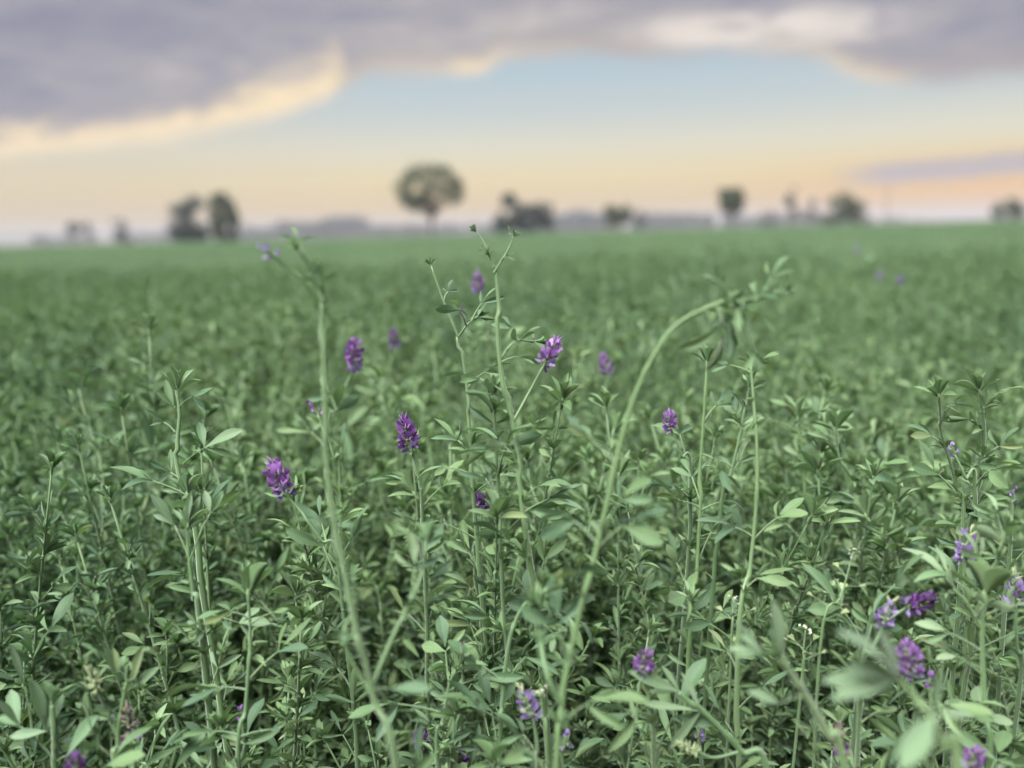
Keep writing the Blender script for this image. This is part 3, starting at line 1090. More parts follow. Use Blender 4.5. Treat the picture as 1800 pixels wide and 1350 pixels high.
def flower_head(root, base, axis, length, style, rng, name='flower_head'):
    """raceme: a rachis carrying florets; axis is the direction it points"""
    axis = axis.normalized()
    Q = axis.to_track_quat('Z', 'Y').to_matrix().to_4x4()
    M = Matrix.Translation(base) @ Q
    path, rr = smooth_path([Vector((0, 0, -0.001)), Vector((0, 0, length * 0.5)), Vector((0, 0, length * 0.86))], [0.0009, 0.0008, 0.0004], 2)
    head = obj(name, to_mesh('rachis', tube_t(path, rr, 5), [M_STEM]), root, M)
    spec = {'full': (27, 0.0092), 'short': (20, 0.0086), 'loose': (13, 0.0080), 'spent': (18, 0.0075), 'budspike': (26, 0.0066), 'tiny': (4, 0.0070)}[style[0]]
    n, L = spec
    L *= length / 0.026 * 0.5 + 0.5
    a = rng.uniform(0, 360)
    for i in range(n):
        t = i / max(1, n - 1)
        a += 137.5 + rng.uniform(-22, 22)
        z = length * (0.02 + 0.82 * t)
        elv = -18 + 84 * t ** 1.5 + rng.uniform(-14, 14)
        key, var = style[1], 0
        l = L * rng.uniform(0.85, 1.12)
        if style[0] in ('full', 'short'):
            var = 0 if t < 0.72 else (1 if t < 0.88 else 2)
            l *= 1.0 - 0.18 * max(0, t - 0.6) / 0.4
            if t < 0.14:
                key = 'lilac'
            elif rng.random() < 0.12:
                key = 'dark' if key == 'purple' else key
        elif style[0] == 'loose':
            var = 0 if t < 0.6 else (1 if t < 0.8 else 2)
            if t > 0.8:
                key = 'bud'
        elif style[0] == 'spent':
            if t < 0.12:
                key, var = style[1], 0
            elif t < 0.2:
                continue
            else:
                key, var = 'spent', 2 if rng.random() < 0.7 else 1
        elif style[0] == 'budspike':
            key, var = 'bud', 2
        M2 = Matrix.Translation((0, 0, z)) @ Matrix.Rotation(R(a), 4, 'Z') @ Matrix.Rotation(R(-elv), 4, 'Y') @ \
            Matrix.Rotation(R(rng.uniform(-30, 30)), 4, 'X') @ Matrix.Scale(l, 4)
        obj('floret', ME_FL[key][var], head, M2)
    return head


# ------------------------------------------------------------------ single shoots that can be picked out
def down_to_ground(p, rng, lean=0.25):
    """ground point below a stem point, leaning back into the crop"""
    return Vector((p.x + rng.uniform(-lean, lean) * p.z * 0.3, p.y + rng.uniform(0.02, lean) * p.z * 0.35, 0.0))


LANDMARKS = []


def fan(root, ft, stalk, node, tips, wid, pale, rng):
    """one leaf whose leaflets spread from a node; stalk is where the leaf stalk leaves the stem"""
    nd = P(*node) - ft
    st = P(*stalk) - ft if stalk else nd + Vector((0.0015, 0.002, -0.003))
    v = nd - st
    B = Matrix.Translation(st) @ v.to_track_quat('X', 'Z').to_matrix().to_4x4() @ Matrix.Diagonal((v.length, 0.014, 0.014, 1))
    Lo = obj('leaf', ME_PETIOLE, root, B)
    Bi = Lo.matrix_basis.inverted()
    view = (Vector((0, 0, CAM_H)) - ft - nd).normalized()
    for tp in tips:
        e = P(*tp) - ft - nd
        L = e.length
        X = e.normalized()
        n = view * rng.uniform(0.6, 1.0) + Vector((rng.uniform(-.35, .35), 0, rng.uniform(0.3, 0.9)))
        Z = (n - X * n.dot(X)).normalized()
        Y = Z.cross(X)
        k = rng.choice((0, 1, 4, 0))
        w = wid * rng.uniform(0.85, 1.05)
        M = Matrix(((X.x * L, Y.x * L * w, Z.x * L * w, nd.x), (X.y * L, Y.y * L * w, Z.y * L * w, nd.y), (X.z * L, Y.z * L * w, Z.z * L * w, nd.z), (0, 0, 0, 1)))
        q = obj('leaflet', (ME_PALE if pale else ME_LEAFLET)[k], Lo)
        q.matrix_parent_inverse = Bi
        q.matrix_basis = M


def hero(name, label, pix, r, seed, leaves=None, auto=None, tip=1.0, flower=None, branches=(), group=None, ref=None, pale=False, fans=(), lean=0.0, sides=12, leaf_size=0.024, cl_p=0.6, foot=None):
    """pix: (px, py, depth) from low to high; leaves: (fraction, world azimuth, elevation, size)"""
    rng = random.Random(seed)
    pts = [P(*q) for q in pix]
    ft = foot if foot is not None else down_to_ground(pts[0], rng)
    ft = Vector((ft[0], ft[1], 0))
    root = empty(name, ft)
    rel = [p - ft for p in pts]
    mid = rel[0] * 0.5
    mid.z = rel[0].z * 0.45
    allp = [Vector((0, 0, 0)), mid] + rel
    rads = [r[0] * 1.1, r[0] * 1.05] + [r[0] + (r[1] - r[0]) * i / max(1, len(rel) - 1) for i in range(len(rel))]
    path, rr = smooth_path(allp, rads, 10)
    # swollen joints every few centimetres, with a slight change of direction
    nxt, run = rng.uniform(.02, .05), 0.0
    jit = Vector((0, 0, 0))
    for i in range(1, len(path)):
        run += (path[i] - path[i - 1]).length
        if run > nxt:
            nxt = run + rng.uniform(.035, .065)
            for k, g in ((-1, .14), (0, .34), (1, .14)):
                if 0 <= i + k < len(rr):
                    rr[i + k] *= 1 + g
            jit = Vector((rng.uniform(-1, 1), rng.uniform(-1, 1), 0)) * 0.0012
        path[i] = path[i] + jit
    vis = path[20:]
    cum = [0.0]
    for a, b in zip(vis, vis[1:]):
        cum.append(cum[-1] + (b - a).length)

    def at(f):
        s = f * cum[-1]
        for i in range(len(cum) - 1):
            if cum[i + 1] >= s:
                return vis[i].lerp(vis[i + 1], (s - cum[i]) / max(1e-9, cum[i + 1] - cum[i]))
        return vis[-1]
    sh = dict(path=path, rr=rr, leaves=[], tufts=[])
    for f, az, elv, size, *pl in (leaves or []):
        sh['leaves'].append(leaf_spec(rng, at(f), az, elv, size, pl[0] if pl else None))
    if auto:
        lo, hi, step = auto
        l, t = nodes_along(rng, vis, lo, hi, step, leaf_size, cl_p=cl_p)
        sh['leaves'] += l
        sh['tufts'] += t
    if foot is None:
        l, t = nodes_along(rng, path[:21], 0.45, 1.0, 0.03, leaf_size, grow=0.3, cl_p=0.5)
        sh['leaves'] += l
        sh['tufts'] += t
    if lean:
        l, t = nodes_along(rng, vis, 0.03, lean, 0.03, leaf_size * 0.85, grow=0.3, cl_p=0.8)
        sh['leaves'] += l
        sh['tufts'] += t
    tg = (path[-1] - path[-2]).normalized()
    if flower is None and tip:
        q = tg.to_track_quat('Z', 'Y').to_matrix().to_4x4()
        sh['tufts'].append((Matrix.Translation(path[-1]) @ q @ Matrix.Scale(0.021 * tip, 4), rng.randrange(len(CLUSTERS))))
    realise(root, sh, sides, pale=pale)
    for stalk, node, tips, wid in fans:
        fan(root, ft, stalk, node, tips, wid, pale, rng)
    if flower:
        ln, sty = flower[0], flower[1:3]
        ax = tg if len(flower) < 4 else Vector(flower[3])
        flower_head(root, path[-1], ax, ln, sty, rng)
    for b in branches:
        bp = [P(*q) - ft for q in b['pix']]
        n = len(bp)
        p2, r2 = smooth_path(bp, [b['r'][0] + (b['r'][1] - b['r'][0]) * i / (n - 1) for i in range(n)], 5)
        bs = dict(path=p2, rr=r2, leaves=[], tufts=[])
        if b.get('auto'):
            lo, hi, step = b['auto']
            bs['leaves'], bs['tufts'] = nodes_along(rng, p2, lo, hi, step, b.get('size', 0.018), grow=0.0, cl_p=0.35, clsize=b.get('size', 0.018) * 0.7)
        t2 = (p2[-1] - p2[-2]).normalized()
        if b.get('tip'):
            q = t2.to_track_quat('Z', 'Y').to_matrix().to_4x4()
            bs['tufts'].append((Matrix.Translation(p2[-1]) @ q @ Matrix.Scale(0.02 * b['tip'], 4), rng.randrange(len(CLUSTERS))))
        realise(root, bs, 6, 'branch', pale=pale)
        if b.get('flower'):
            flower_head(root, p2[-1], t2, b['flower'][0], b['flower'][1:3], rng)
    tag(root, label, 'plant', group)
    LANDMARKS.append((ref, [ft + q for q in vis]))
    return root


# the long bare stem that leans left, top bent and blurred against the horizon
hero('alfalfa_plant', 'tall bare leaning alfalfa stem whose blurred tip reaches the horizon',
     [(700, 1400, .43), (652, 1220, .43), (606, 1000, .43), (580, 830, .43), (573, 680, .43), (570, 530, .43)], (0.00143, 0.00106), 101, ref='the tall bare leaning stem',
     fans=[((572, 763, .43), (608, 753, .43), [(637, 714, 0.422), (673, 736, 0.43), (634, 790, 0.438), (616, 812, 0.426)], 1.15), (None, (588, 924, .43), [(556, 908, 0.422), (621, 920, 0.43), (599, 901, 0.438)], 1.1), ((650, 1213, .43), (687, 1211, .43), [(753, 1205, 0.422), (695, 1179, 0.43)], 1.15)], tip=0,
     branches=[dict(pix=[(650, 1215, .43), (690, 1120, .44), (738, 1020, .45), (748, 960, .46)], r=(.0013, .0008), auto=(.45, .95, .018), size=.018, tip=.9),
               dict(pix=[(648, 1215, .43), (612, 1150, .43), (604, 1110, .43), (630, 1060, .44)], r=(.0010, .0006), auto=(.6, 1, .02), size=.014, tip=.5),
               dict(pix=[(570, 530, .43), (552, 480, .43), (526, 440, .425)], r=(.0020, .0010), auto=(.15, .9, .016), size=.010, tip=.45),
               dict(pix=[(562, 515, .43), (505, 470, .425), (482, 452, .42)], r=(.0010, .0006), auto=(.3, .8, .02), size=.008, flower=(.008, 'tiny', 'lilac'))],
     group=None)
# the long stem that bends over to the right
hero('alfalfa_plant', 'long alfalfa stem arching over like a hook with drooping leafy tip',
     [(975, 1400, .44), (988, 1230, .44), (1048, 960, .44), (1100, 745, .44), (1135, 655, .44), (1190, 572, .44), (1275, 527, .44)], (0.00139, 0.00088), 102, lean=0.5, ref='the long stem arching over like a hook',
     leaves=[(.46, 20, 35, .022), (.47, 150, 40, .020), (.62, 150, 40, .018), (.99, -20, -20, .018, .008), (.985, 60, -10, .016, .008), (.98, 300, -65, .024, .012), (.99, 10, -70, .022, .012)], tip=.5,
     branches=[dict(pix=[(985, 1235, .44), (960, 1180, .44), (946, 1090, .46), (952, 1035, .46)], r=(.0018, .0012), auto=(.5, 1, .02), size=.018, tip=.8),
               dict(pix=[(1275, 527, .44), (1322, 528, .44), (1370, 512, .43)], r=(.0014, .0008), auto=(.1, 1, .014), size=.010, tip=.5),
               dict(pix=[(1245, 540, .44), (1300, 560, .44), (1325, 620, .44)], r=(.0012, .0007), auto=(.3, 1, .014), size=.016, tip=.6)])
# the upright pair in the middle
hero('alfalfa_plant', 'straight upright alfalfa stem rising past two blurred purple flowers to the horizon',
     [(940, 1060, .56), (925, 930, .55), (905, 780, .55), (882, 650, .55), (874, 540, .55), (868, 470, .55)], (0.00170, 0.00110), 103, lean=0.5, ref='the straight upright stem reaching the horizon',
     leaves=[(.28, 10, 25, .020), (.45, 200, 15, .022), (.52, -20, 20, .020), (.63, 170, 30, .020), (.72, 350, 20, .016)], tip=0, cl_p=.9,
     branches=[dict(pix=[(868, 470, .55), (852, 430, .55), (838, 408, .55)], r=(.0010, .0005), auto=(.3, 1, .022), size=.008, tip=.35),
               dict(pix=[(868, 480, .55), (890, 445, .55), (903, 418, .55)], r=(.0009, .0005), auto=(.3, 1, .02), size=.008, tip=.35),
               dict(pix=[(900, 745, .55), (930, 690, .555), (957, 640, .56)], r=(.0010, .0008), flower=(.021, 'short', 'purple')),
               dict(pix=[(880, 630, .55), (905, 600, .56), (935, 600, .57)], r=(.0011, .0006), auto=(.2, 1, .014), size=.016, tip=.9)])
hero('alfalfa_plant', 'forked alfalfa stem beside the straight upright one, left fork faint and blurred',
     [(838, 960, .60), (828, 780, .59), (818, 680, .59), (806, 592, .59)], (0.00128, 0.00088), 104, lean=0.6, ref='the forked stem beside the straight upright one', leaves=[(.35, 190, 20, .02), (.75, 20, 40, .018)], tip=0,
     branches=[dict(pix=[(806, 592, .59), (780, 530, .59), (758, 468, .59)], r=(.0010, .0006), auto=(.5, 1, .03), size=.009, tip=.4),
               dict(pix=[(806, 592, .59), (822, 570, .59), (838, 558, .60)], r=(.0009, .0006), auto=(.4, 1, .008), size=.016, tip=.8)])
hero('alfalfa_plant', 'thin pale alfalfa stem standing close against the straight upright stem',
     [(885, 1050, .57), (878, 900, .565), (870, 790, .56), (866, 700, .555)], (0.00112, 0.00072), 105, ref='the thin pale stem against the straight upright one', auto=(.3, .95, .022), leaf_size=.02, tip=1.0, cl_p=.8)
# right of centre
hero('alfalfa_plant', 'slim straight bare alfalfa stem topped by wispy leaves beyond the arching stem',
     [(1300, 1150, .55), (1318, 1000, .55), (1330, 870, .55), (1329, 750, .55), (1321, 640, .55)], (0.00144, 0.00080), 106, lean=0.35, ref='the slim straight bare stem with wispy top',
     leaves=[(.40, 20, 35, .02), (.41, 170, 30, .02), (.97, 160, 20, .014), (.99, 20, 30, .012)], tip=.5)
hero('alfalfa_plant', 'leaning leafy alfalfa stem crossing close behind the slim straight bare one',
     [(1262, 930, .56), (1278, 860, .56), (1300, 770, .56), (1314, 690, .56)], (0.00112, 0.00072), 107, ref='the leaning leafy stem crossing the slim bare one', auto=(.3, .95, .014), leaf_size=.013, tip=.8, cl_p=.3)
hero('alfalfa_plant', 'upright pale alfalfa stem with mid-height leaf whorl between arching and slim bare stems',
     [(1212, 1150, .57), (1222, 1000, .57), (1230, 850, .565), (1240, 700, .56), (1243, 640, .56)], (0.00136, 0.00072), 108, lean=0.45, ref='the pale stem with the mid-height leaf whorl',
     leaves=[(.5, 10, 20, .02), (.51, 190, 25, .02), (.53, 100, 40, .018), (.8, 20, 50, .014)], tip=.8)
hero('alfalfa_plant', 'pale curved alfalfa stem bowing over beside the thin lane in the crop',
     [(1530, 1060, .72), (1535, 940, .72), (1520, 880, .71), (1480, 815, .70), (1470, 760, .70)], (0.00144, 0.00088), 109, lean=0.5, ref='the pale bowed stem beside the thin lane', auto=(.55, .98, .016), leaf_size=.028, tip=1.3)
hero('alfalfa_plant', 'upright alfalfa stem with starry leaf tuft beside the pale bowed stem',
     [(1418, 1020, .74), (1412, 860, .74), (1404, 740, .74)], (0.00144, 0.00096), 110, lean=0.8, ref='the starry leaf tuft by the pale bowed stem', leaves=[(.9, 0, 25, .026), (.93, 180, 25, .026), (.95, 90, 40, .024), (.97, 270, 30, .024)], tip=1.2)
hero('alfalfa_plant', 'sharp upright alfalfa shoot ending in folded pale spear leaf beside long trifoliate leaves',
     [(345, 960, .60), (325, 870, .60), (310, 790, .60), (313, 730, .60), (309, 692, .60)], (0.00160, 0.00096), 111, lean=0.35, ref='the spear-tipped shoot with long trifoliate leaves',
     fans=[((322, 815, .60), (360, 787, .60), [(418, 752, 0.592), (408, 799, 0.6), (350, 738, 0.608)], 1.0), ((315, 715, .60), (338, 697, .60), [(378, 684, 0.592), (360, 715, 0.6)], 1.05), (None, (306, 715, .60), [(273, 687, 0.592), (290, 668, 0.6)], .8), ((308, 760, .60), (288, 742, .60), [(258, 720, 0.592), (262, 748, 0.6)], .9), ((322, 850, .60), (300, 830, .60), [(262, 812, 0.592), (275, 850, 0.6), (300, 790, 0.608)], 1.0)], tip=1.2)
hero('alfalfa_plant', 'alfalfa shoot with large pale upright leaflets and long curved leaf stalk',
     [(352, 1130, .54), (342, 1050, .54), (334, 985, .54), (332, 935, .54)], (0.00160, 0.00096), 112, lean=0.4, pale=True, ref='the shoot with large pale upright leaflets',
     fans=[((334, 985, .54), (307, 924, .54), [(266, 868, 0.532), (270, 906, 0.54)], 1.2), ((334, 960, .54), (330, 918, .54), [(334, 864, 0.532), (352, 872, 0.54)], 1.1), ((334, 985, .54), (370, 902, .54), [(394, 864, 0.532), (360, 862, 0.54)], 1.15), ((345, 1075, .54), (420, 1095, .54), [(470, 1090, 0.532), (440, 1120, 0.54), (455, 1065, 0.548)], 1.1)], tip=1.0)
hero('alfalfa_plant', 'alfalfa shoot with level pair of narrow leaflets and tufted top beside the leaning stem',
     [(420, 1370, .52), (432, 1240, .52), (438, 1130, .52), (434, 1050, .52)], (0.00128, 0.00080), 113, lean=0.2, ref='the shoot with a level pair of narrow leaflets',
     leaves=[(.25, 0, 12, .020), (.26, 180, 12, .020), (.5, 180, 8, .026), (.55, 30, 35, .022), (.85, 10, 25, .018), (.88, 190, 30, .018)], tip=1.2)
hero('alfalfa_plant', 'broken pale alfalfa stalk bent over at its top with leaves spilling',
     [(876, 1340, .53), (882, 1240, .53), (888, 1170, .53), (900, 1105, .53), (922, 1062, .53), (942, 1055, .53)], (0.00136, 0.00104), 114, lean=0.4, ref='the broken pale stalk bent over at its top',
     leaves=[(.45, 40, 35, .028), (.47, 170, 35, .022), (.9, 330, -30, .022), (.95, 0, -20, .022), (.99, 20, -45, .02)], tip=.8)
hero('alfalfa_plant', 'short alfalfa shoot with two level lower leaves and tufted tip among bare stems',
     [(770, 1360, .53), (778, 1270, .53), (790, 1200, .53), (800, 1180, .53)], (0.00112, 0.00072), 115, ref='the short shoot with two level lower leaves',
     leaves=[(.6, 190, 20, .026), (.8, 10, 18, .024), (.85, 100, 40, .02)], tip=1.1)
hero('alfalfa_plant', 'pale downy alfalfa stem with folded side leaves beside loose lilac flowers',
     [(1738, 1390, .50), (1732, 1250, .50), (1727, 1130, .50), (1729, 1050, .50)], (0.00160, 0.00112), 116, lean=0.55, pale=True, ref='the pale downy stem with folded side leaves',
     leaves=[(.6, 160, 35, .018), (.72, 165, 30, .018), (.9, 10, 15, .026), (.95, 150, 40, .024)], tip=1.5,
     branches=[dict(pix=[(1728, 1110, .50), (1700, 1060, .50), (1680, 1040, .50)], r=(.0012, .0008), auto=(.3, 1, .012), size=.014, tip=.9),
               dict(pix=[(1729, 1050, .50), (1752, 985, .50), (1765, 940, .50)], r=(.0012, .0008), auto=(.3, 1, .012), size=.018, tip=.9)])
hero('alfalfa_plant', 'alfalfa shoot with grey-green leaflets spread like a fan beside the hairy bud spike',
     [(100, 1400, 0.515), (96, 1330, 0.510), (92, 1290, 0.504), (88, 1240, 0.504)], (0.00184, 0.00136), 117, pale=True, ref='the fan of grey-green leaflets',
     fans=[(None, (82, 1285, 0.504), [(55, 1192, 0.495), (84, 1199, 0.504), (108, 1218, 0.513), (14, 1293, 0.500)], .95), ((92, 1330, 0.510), (35, 1276, 0.504), [(-2, 1229, 0.495), (-6, 1258, 0.504), (16, 1210, 0.513)], 1.0), ((60, 1300, 0.504), (44, 1206, 0.504), [(18, 1132, 0.495)], .7), ((98, 1340, 0.510), (118, 1328, 0.504), [(158, 1260, 0.495), (150, 1330, 0.504)], .9)], tip=0.9)
hero('alfalfa_plant', 'alfalfa shoot with hairy pale green bud spike beside a tuft of cupped leaves',
     [(212, 1390, .50), (207, 1330, .50), (205, 1290, .50), (214, 1230, .50), (220, 1200, .50)], (0.00168, 0.00112), 118, pale=True, ref='the hairy pale green bud spike',
     fans=[(None, (204, 1190, .50), [(182, 1136, 0.492), (200, 1140, 0.5), (216, 1150, 0.508)], 1.1), ((216, 1228, .50), (230, 1209, .50), [(249, 1136, 0.492), (272, 1175, 0.5), (218, 1172, 0.508)], 1.0), ((205, 1290, .50), (196, 1264, .50), [(170, 1240, 0.492), (150, 1262, 0.5)], 1.0)], tip=0.7,
     branches=[dict(pix=[(205, 1292, .50), (190, 1255, .50), (172, 1212, .49)], r=(.0012, .0009), auto=(.2, .5, .012), size=.016, flower=(.019, 'budspike', 'bud'))])
hero('alfalfa_plant', 'tall slanting pale alfalfa stalk rising behind the leafy spear-tipped shoot',
     [(190, 960, .82), (180, 830, .82), (160, 760, .82), (143, 690, .82)], (0.00152, 0.00096), 119, ref='the tall slanting pale stalk', auto=(.2, .98, .03), leaf_size=.028, tip=1.3)
hero('alfalfa_plant', 'pale bushy alfalfa shoot carrying wispy forked tips behind the downy pale stem',
     [(1690, 960, .62), (1680, 850, .62), (1655, 760, .61), (1648, 700, .60)], (0.00128, 0.00080), 120, ref='the pale bushy shoot with wispy tips', auto=(.1, .98, .02), leaf_size=.018, tip=1.0,
     branches=[dict(pix=[(1690, 960, .62), (1720, 850, .62), (1730, 760, .61), (1722, 690, .60)], r=(.0018, .001), auto=(.2, 1, .02), size=.018, tip=1.0)])

# out of focus shoots close to the lens
hero('foreground_shoot', 'large soft-focus leaning alfalfa shoot with fan of long pale leaflets',
     [(1350, 1400, 0.502), (1300, 1320, 0.502), (1233, 1250, 0.502), (1195, 1216, 0.502)], (0.00180, 0.00140), 131, pale=True, ref='the soft-focus fan of long pale leaflets',
     fans=[(None, (1233, 1250, 0.502), [(1130, 1239, 0.492), (1198, 1180, 0.502), (1176, 1316, 0.511)], .80), (None, (1195, 1216, 0.502), [(1112, 1180, 0.492), (1166, 1170, 0.502), (1138, 1213, 0.511)], .75)], tip=0,
     branches=[dict(pix=[(1298, 1322, 0.502), (1255, 1332, 0.502), (1228, 1322, 0.502)], r=(.0010, .0008), flower=(.014, 'budspike', 'bud'))], foot=(0.15, 0.42, 0))
hero('foreground_shoot', 'slightly blurred alfalfa shoot with yellowish knotted stem and small folded leaflets',
     [(1490, 1400, 0.429), (1450, 1290, 0.424), (1405, 1210, 0.418), (1372, 1160, 0.413)], (0.00200, 0.00120), 132, pale=True, ref='the blurred shoot with yellowish knotted stem',
     fans=[((1384, 1174, 0.418), (1342, 1148, 0.418), [(1295, 1094, 00.409), (1282, 1137, 00.418), (1300, 1114, 00.427), (1288, 1154, 00.414)], .85), ((1384, 1174, 0.418), (1376, 1150, 0.418), [(1364, 1058, 00.409), (1352, 1106, 00.418)], .75), ((1412, 1225, 0.418), (1371, 1237, 0.424), [(1322, 1212, 00.415), (1340, 1238, 00.424)], 1.0)], tip=0.5, foot=(0.22, 0.34, 0))
hero('foreground_shoot', 'heavily blurred big-leaved alfalfa shoot in front of the bright magenta head',
     [(1690, 1420, 0.356), (1660, 1310, 0.356), (1638, 1258, 0.356), (1582, 1192, 0.356)], (0.00170, 0.00110), 133, pale=True, ref='the heavily blurred big-leaved foreground shoot',
     fans=[(None, (1582, 1192, 0.356), [(1489, 1096, 00.326), (1500, 1166, 00.336), (1452, 1190, 00.346), (1470, 1218, 00.331), (1554, 1106, 00.341)], .66), (None, (1642, 1257, 0.356), [(1592, 1337, 00.326), (1699, 1250, 00.336), (1655, 1180, 00.346)], .78)], tip=0.3, foot=(0.2, 0.26, 0))

# flowering shoots: (px, py) is the foot of the flower head, then the stalk below it
FL = [
    # label, head foot px, stalk pixels below (dx, dy), depth, head length, style, colour
    ('alfalfa shoot with the biggest sharp purple flower head beside the leaning stem', (497, 866), [(560, 945), (600, 1040)], .56, .027, 'full', 'purple', (-.35, 0, 1)),
    ('alfalfa shoot with narrow deep purple flower cone between the leaning and upright stems', (722, 786), [(735, 850), (742, 950)], .62, .028, 'full', 'dark', (-.22, 0, 1)),
    ('alfalfa shoot with round soft purple head above the leafy fork', (622, 648), [(596, 715), (585, 800)], .78, .032, 'full', 'purple', (.08, 0, 1)),
    ('alfalfa shoot with small dim plum flower spike behind the round purple head', (692, 610), [(680, 670), (672, 740)], 1.05, .026, 'short', 'dark', (0, 0, 1)),
    ('alfalfa shoot with tiny half-hidden purple flower close against the leaning stem', (560, 728), [(585, 800), (598, 870)], .70, .013, 'tiny', 'purple', (-.7, 0, 1)),
    ('alfalfa shoot with blurred purple head high by the upright stem', (842, 512), [(855, 560), (860, 640)], .95, .025, 'short', 'purple', (0, 0, 1)),
    ('alfalfa shoot with tiny blurred violet flower below the high purple head', (814, 556), [(820, 600), (830, 660)], .95, .010, 'tiny', 'purple', (0, 0, 1)),
    ('alfalfa shoot with faded pink-tipped purple flower between the upright and arching stems', (1068, 656), [(1062, 720), (1070, 800)], .85, .025, 'short', 'purple', (-.3, 0, 1)),
    ('alfalfa shoot with small squat purple flower between the arching and slim bare stems', (1180, 752), [(1198, 800), (1215, 880)], .62, .014, 'short', 'purple', (-.1, 0, 1)),
    ('alfalfa shoot with tiny blurred mauve flower under the arching stem tip', (1270, 612), [(1272, 660), (1275, 720)], 1.1, .010, 'tiny', 'purple', (0, 0, 1)),
    ('alfalfa shoot with oval purple head beside the fan of pale leaflets', (1135, 1178), [(1142, 1240), (1150, 1330)], .50, .018, 'short', 'purple', (0, -.3, 1)),
    ('alfalfa shoot with bright magenta-purple head behind the heavily blurred shoot', (1600, 1180), [(1606, 1240), (1612, 1320)], .48, .021, 'full', 'purple', (-.2, 0, 1)),
    ('alfalfa shoot with round purple head below the heavily blurred shoot', (1706, 1342), [(1712, 1390), (1715, 1450)], .47, .015, 'short', 'purple', (0, -.4, 1)),
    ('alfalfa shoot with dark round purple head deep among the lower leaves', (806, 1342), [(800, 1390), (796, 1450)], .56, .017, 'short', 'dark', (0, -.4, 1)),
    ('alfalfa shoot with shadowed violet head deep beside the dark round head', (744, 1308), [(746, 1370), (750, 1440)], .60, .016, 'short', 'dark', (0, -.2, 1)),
    ('alfalfa shoot with withered grey spike keeping few purple florets below', (234, 1298), [(238, 1350), (240, 1420)], .50, .024, 'spent', 'purple', (0, 0, 1)),
    ('alfalfa shoot with small dark purple flower under the fan of grey-green leaflets', (136, 1360), [(140, 1400), (140, 1460)], .46, .014, 'short', 'dark', (0, -.2, 1)),
    ('alfalfa shoot with pinhead purple bud below the level pair of leaflets', (424, 1262), [(428, 1320), (430, 1400)], .55, .007, 'tiny', 'purple', (0, 0, 1)),
    ('alfalfa shoot with loose pale lilac florets beside the foot of the arching stem', (940, 1262), [(948, 1320), (950, 1400)], .50, .024, 'loose', 'lilac', (-.4, 0, 1)),
    ('alfalfa shoot with loose lilac flower head behind the downy pale stem', (1694, 985), [(1700, 1060), (1706, 1150)], .54, .026, 'loose', 'lilac', (.25, 0, 1)),
    ('alfalfa shoot with pale lilac florets on the far side of the downy pale stem', (1786, 1062), [(1790, 1140), (1792, 1230)], .54, .026, 'loose', 'lilac', (-.1, 0, 1)),
    ('alfalfa shoot with violet flower spike lying nearly level on slanted stalk', (1592, 1068), [(1560, 1092), (1520, 1140)], .52, .021, 'short', 'dark', (1, 0, .35)),
    ('alfalfa shoot with half-opened pale flower spike beside the level violet spike', (1550, 1100), [(1530, 1150), (1510, 1230)], .50, .020, 'loose', 'lilac', (.3, 0, 1)),
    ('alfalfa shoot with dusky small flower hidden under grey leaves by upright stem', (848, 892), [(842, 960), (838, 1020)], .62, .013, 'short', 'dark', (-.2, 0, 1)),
    ('alfalfa shoot with single lilac floret against the bushy wispy-tipped shoot', (1682, 800), [(1700, 840), (1715, 900)], .60, .008, 'tiny', 'lilac', (-.3, 0, 1)),
    ('alfalfa shoot with tiny lilac floret beside the fan of long pale leaflets', (1229, 1300), [(1235, 1350), (1238, 1420)], .54, .008, 'tiny', 'lilac', (0, 0, 1)),
    ('alfalfa shoot with single mauve floret under the bright magenta head', (1636, 1208), [(1640, 1260), (1642, 1330)], .50, .008, 'tiny', 'purple', (0, 0, 1)),
    ('alfalfa shoot with small blue-lilac floret above the loose lilac head', (1779, 878), [(1776, 930), (1772, 1000)], .60, .008, 'tiny', 'lilac', (0, 0, 1)),
    ('alfalfa shoot with brownish withered head deep behind bare stems', (815, 1172), [(812, 1230), (810, 1300)], .60, .020, 'spent', 'dark', (0, 0, 1)),
    ('alfalfa shoot with lone pale lilac flower low by the arching stem foot', (990, 1312), [(992, 1360), (994, 1430)], .52, .010, 'tiny', 'lilac', (.2, 0, 1)),
    ('alfalfa shoot with withered brown-grey spike below the heavily blurred shoot', (1482, 1330), [(1486, 1380), (1490, 1440)], .46, .020, 'spent', 'dark', (-.2, 0, 1)),
    ('alfalfa shoot with faint pale lilac bloom far out in the blurred crop', (1545, 490), [(1548, 520), (1550, 560)], 1.6, .022, 'loose', 'lilac', (0, 0, 1)),
    ('alfalfa shoot with faintest lilac speck of bloom nearest the horizon', (1506, 444), [(1508, 470), (1510, 500)], 1.9, .018, 'loose', 'lilac', (0, 0, 1)),
    ('alfalfa shoot with dull mauve bloom beside the faint pale lilac one', (1582, 498), [(1584, 530), (1586, 570)], 1.5, .014, 'short', 'lilac', (0, 0, 1)),
]
for i, (lab, (hx, hy), stalk, dep, ln, sty, colr, ax) in enumerate(FL):
    pix = [(sx, sy, dep + 0.01 * k) for k, (sx, sy) in enumerate(stalk)][::-1] + [(hx, hy, dep)]
    far = dep > 0.9
    ln *= 0.9
    hero('flowering_alfalfa', lab, pix, (0.0012, 0.0008), 300 + i, auto=(.0, .55, .022 if not far else .03), leaf_size=.019, tip=0,
         flower=(ln, sty, colr, ax), ref='the ' + lab[len('alfalfa shoot with '):].replace('the biggest', 'biggest'), group='flowering alfalfa shoots', sides=6, cl_p=.5)


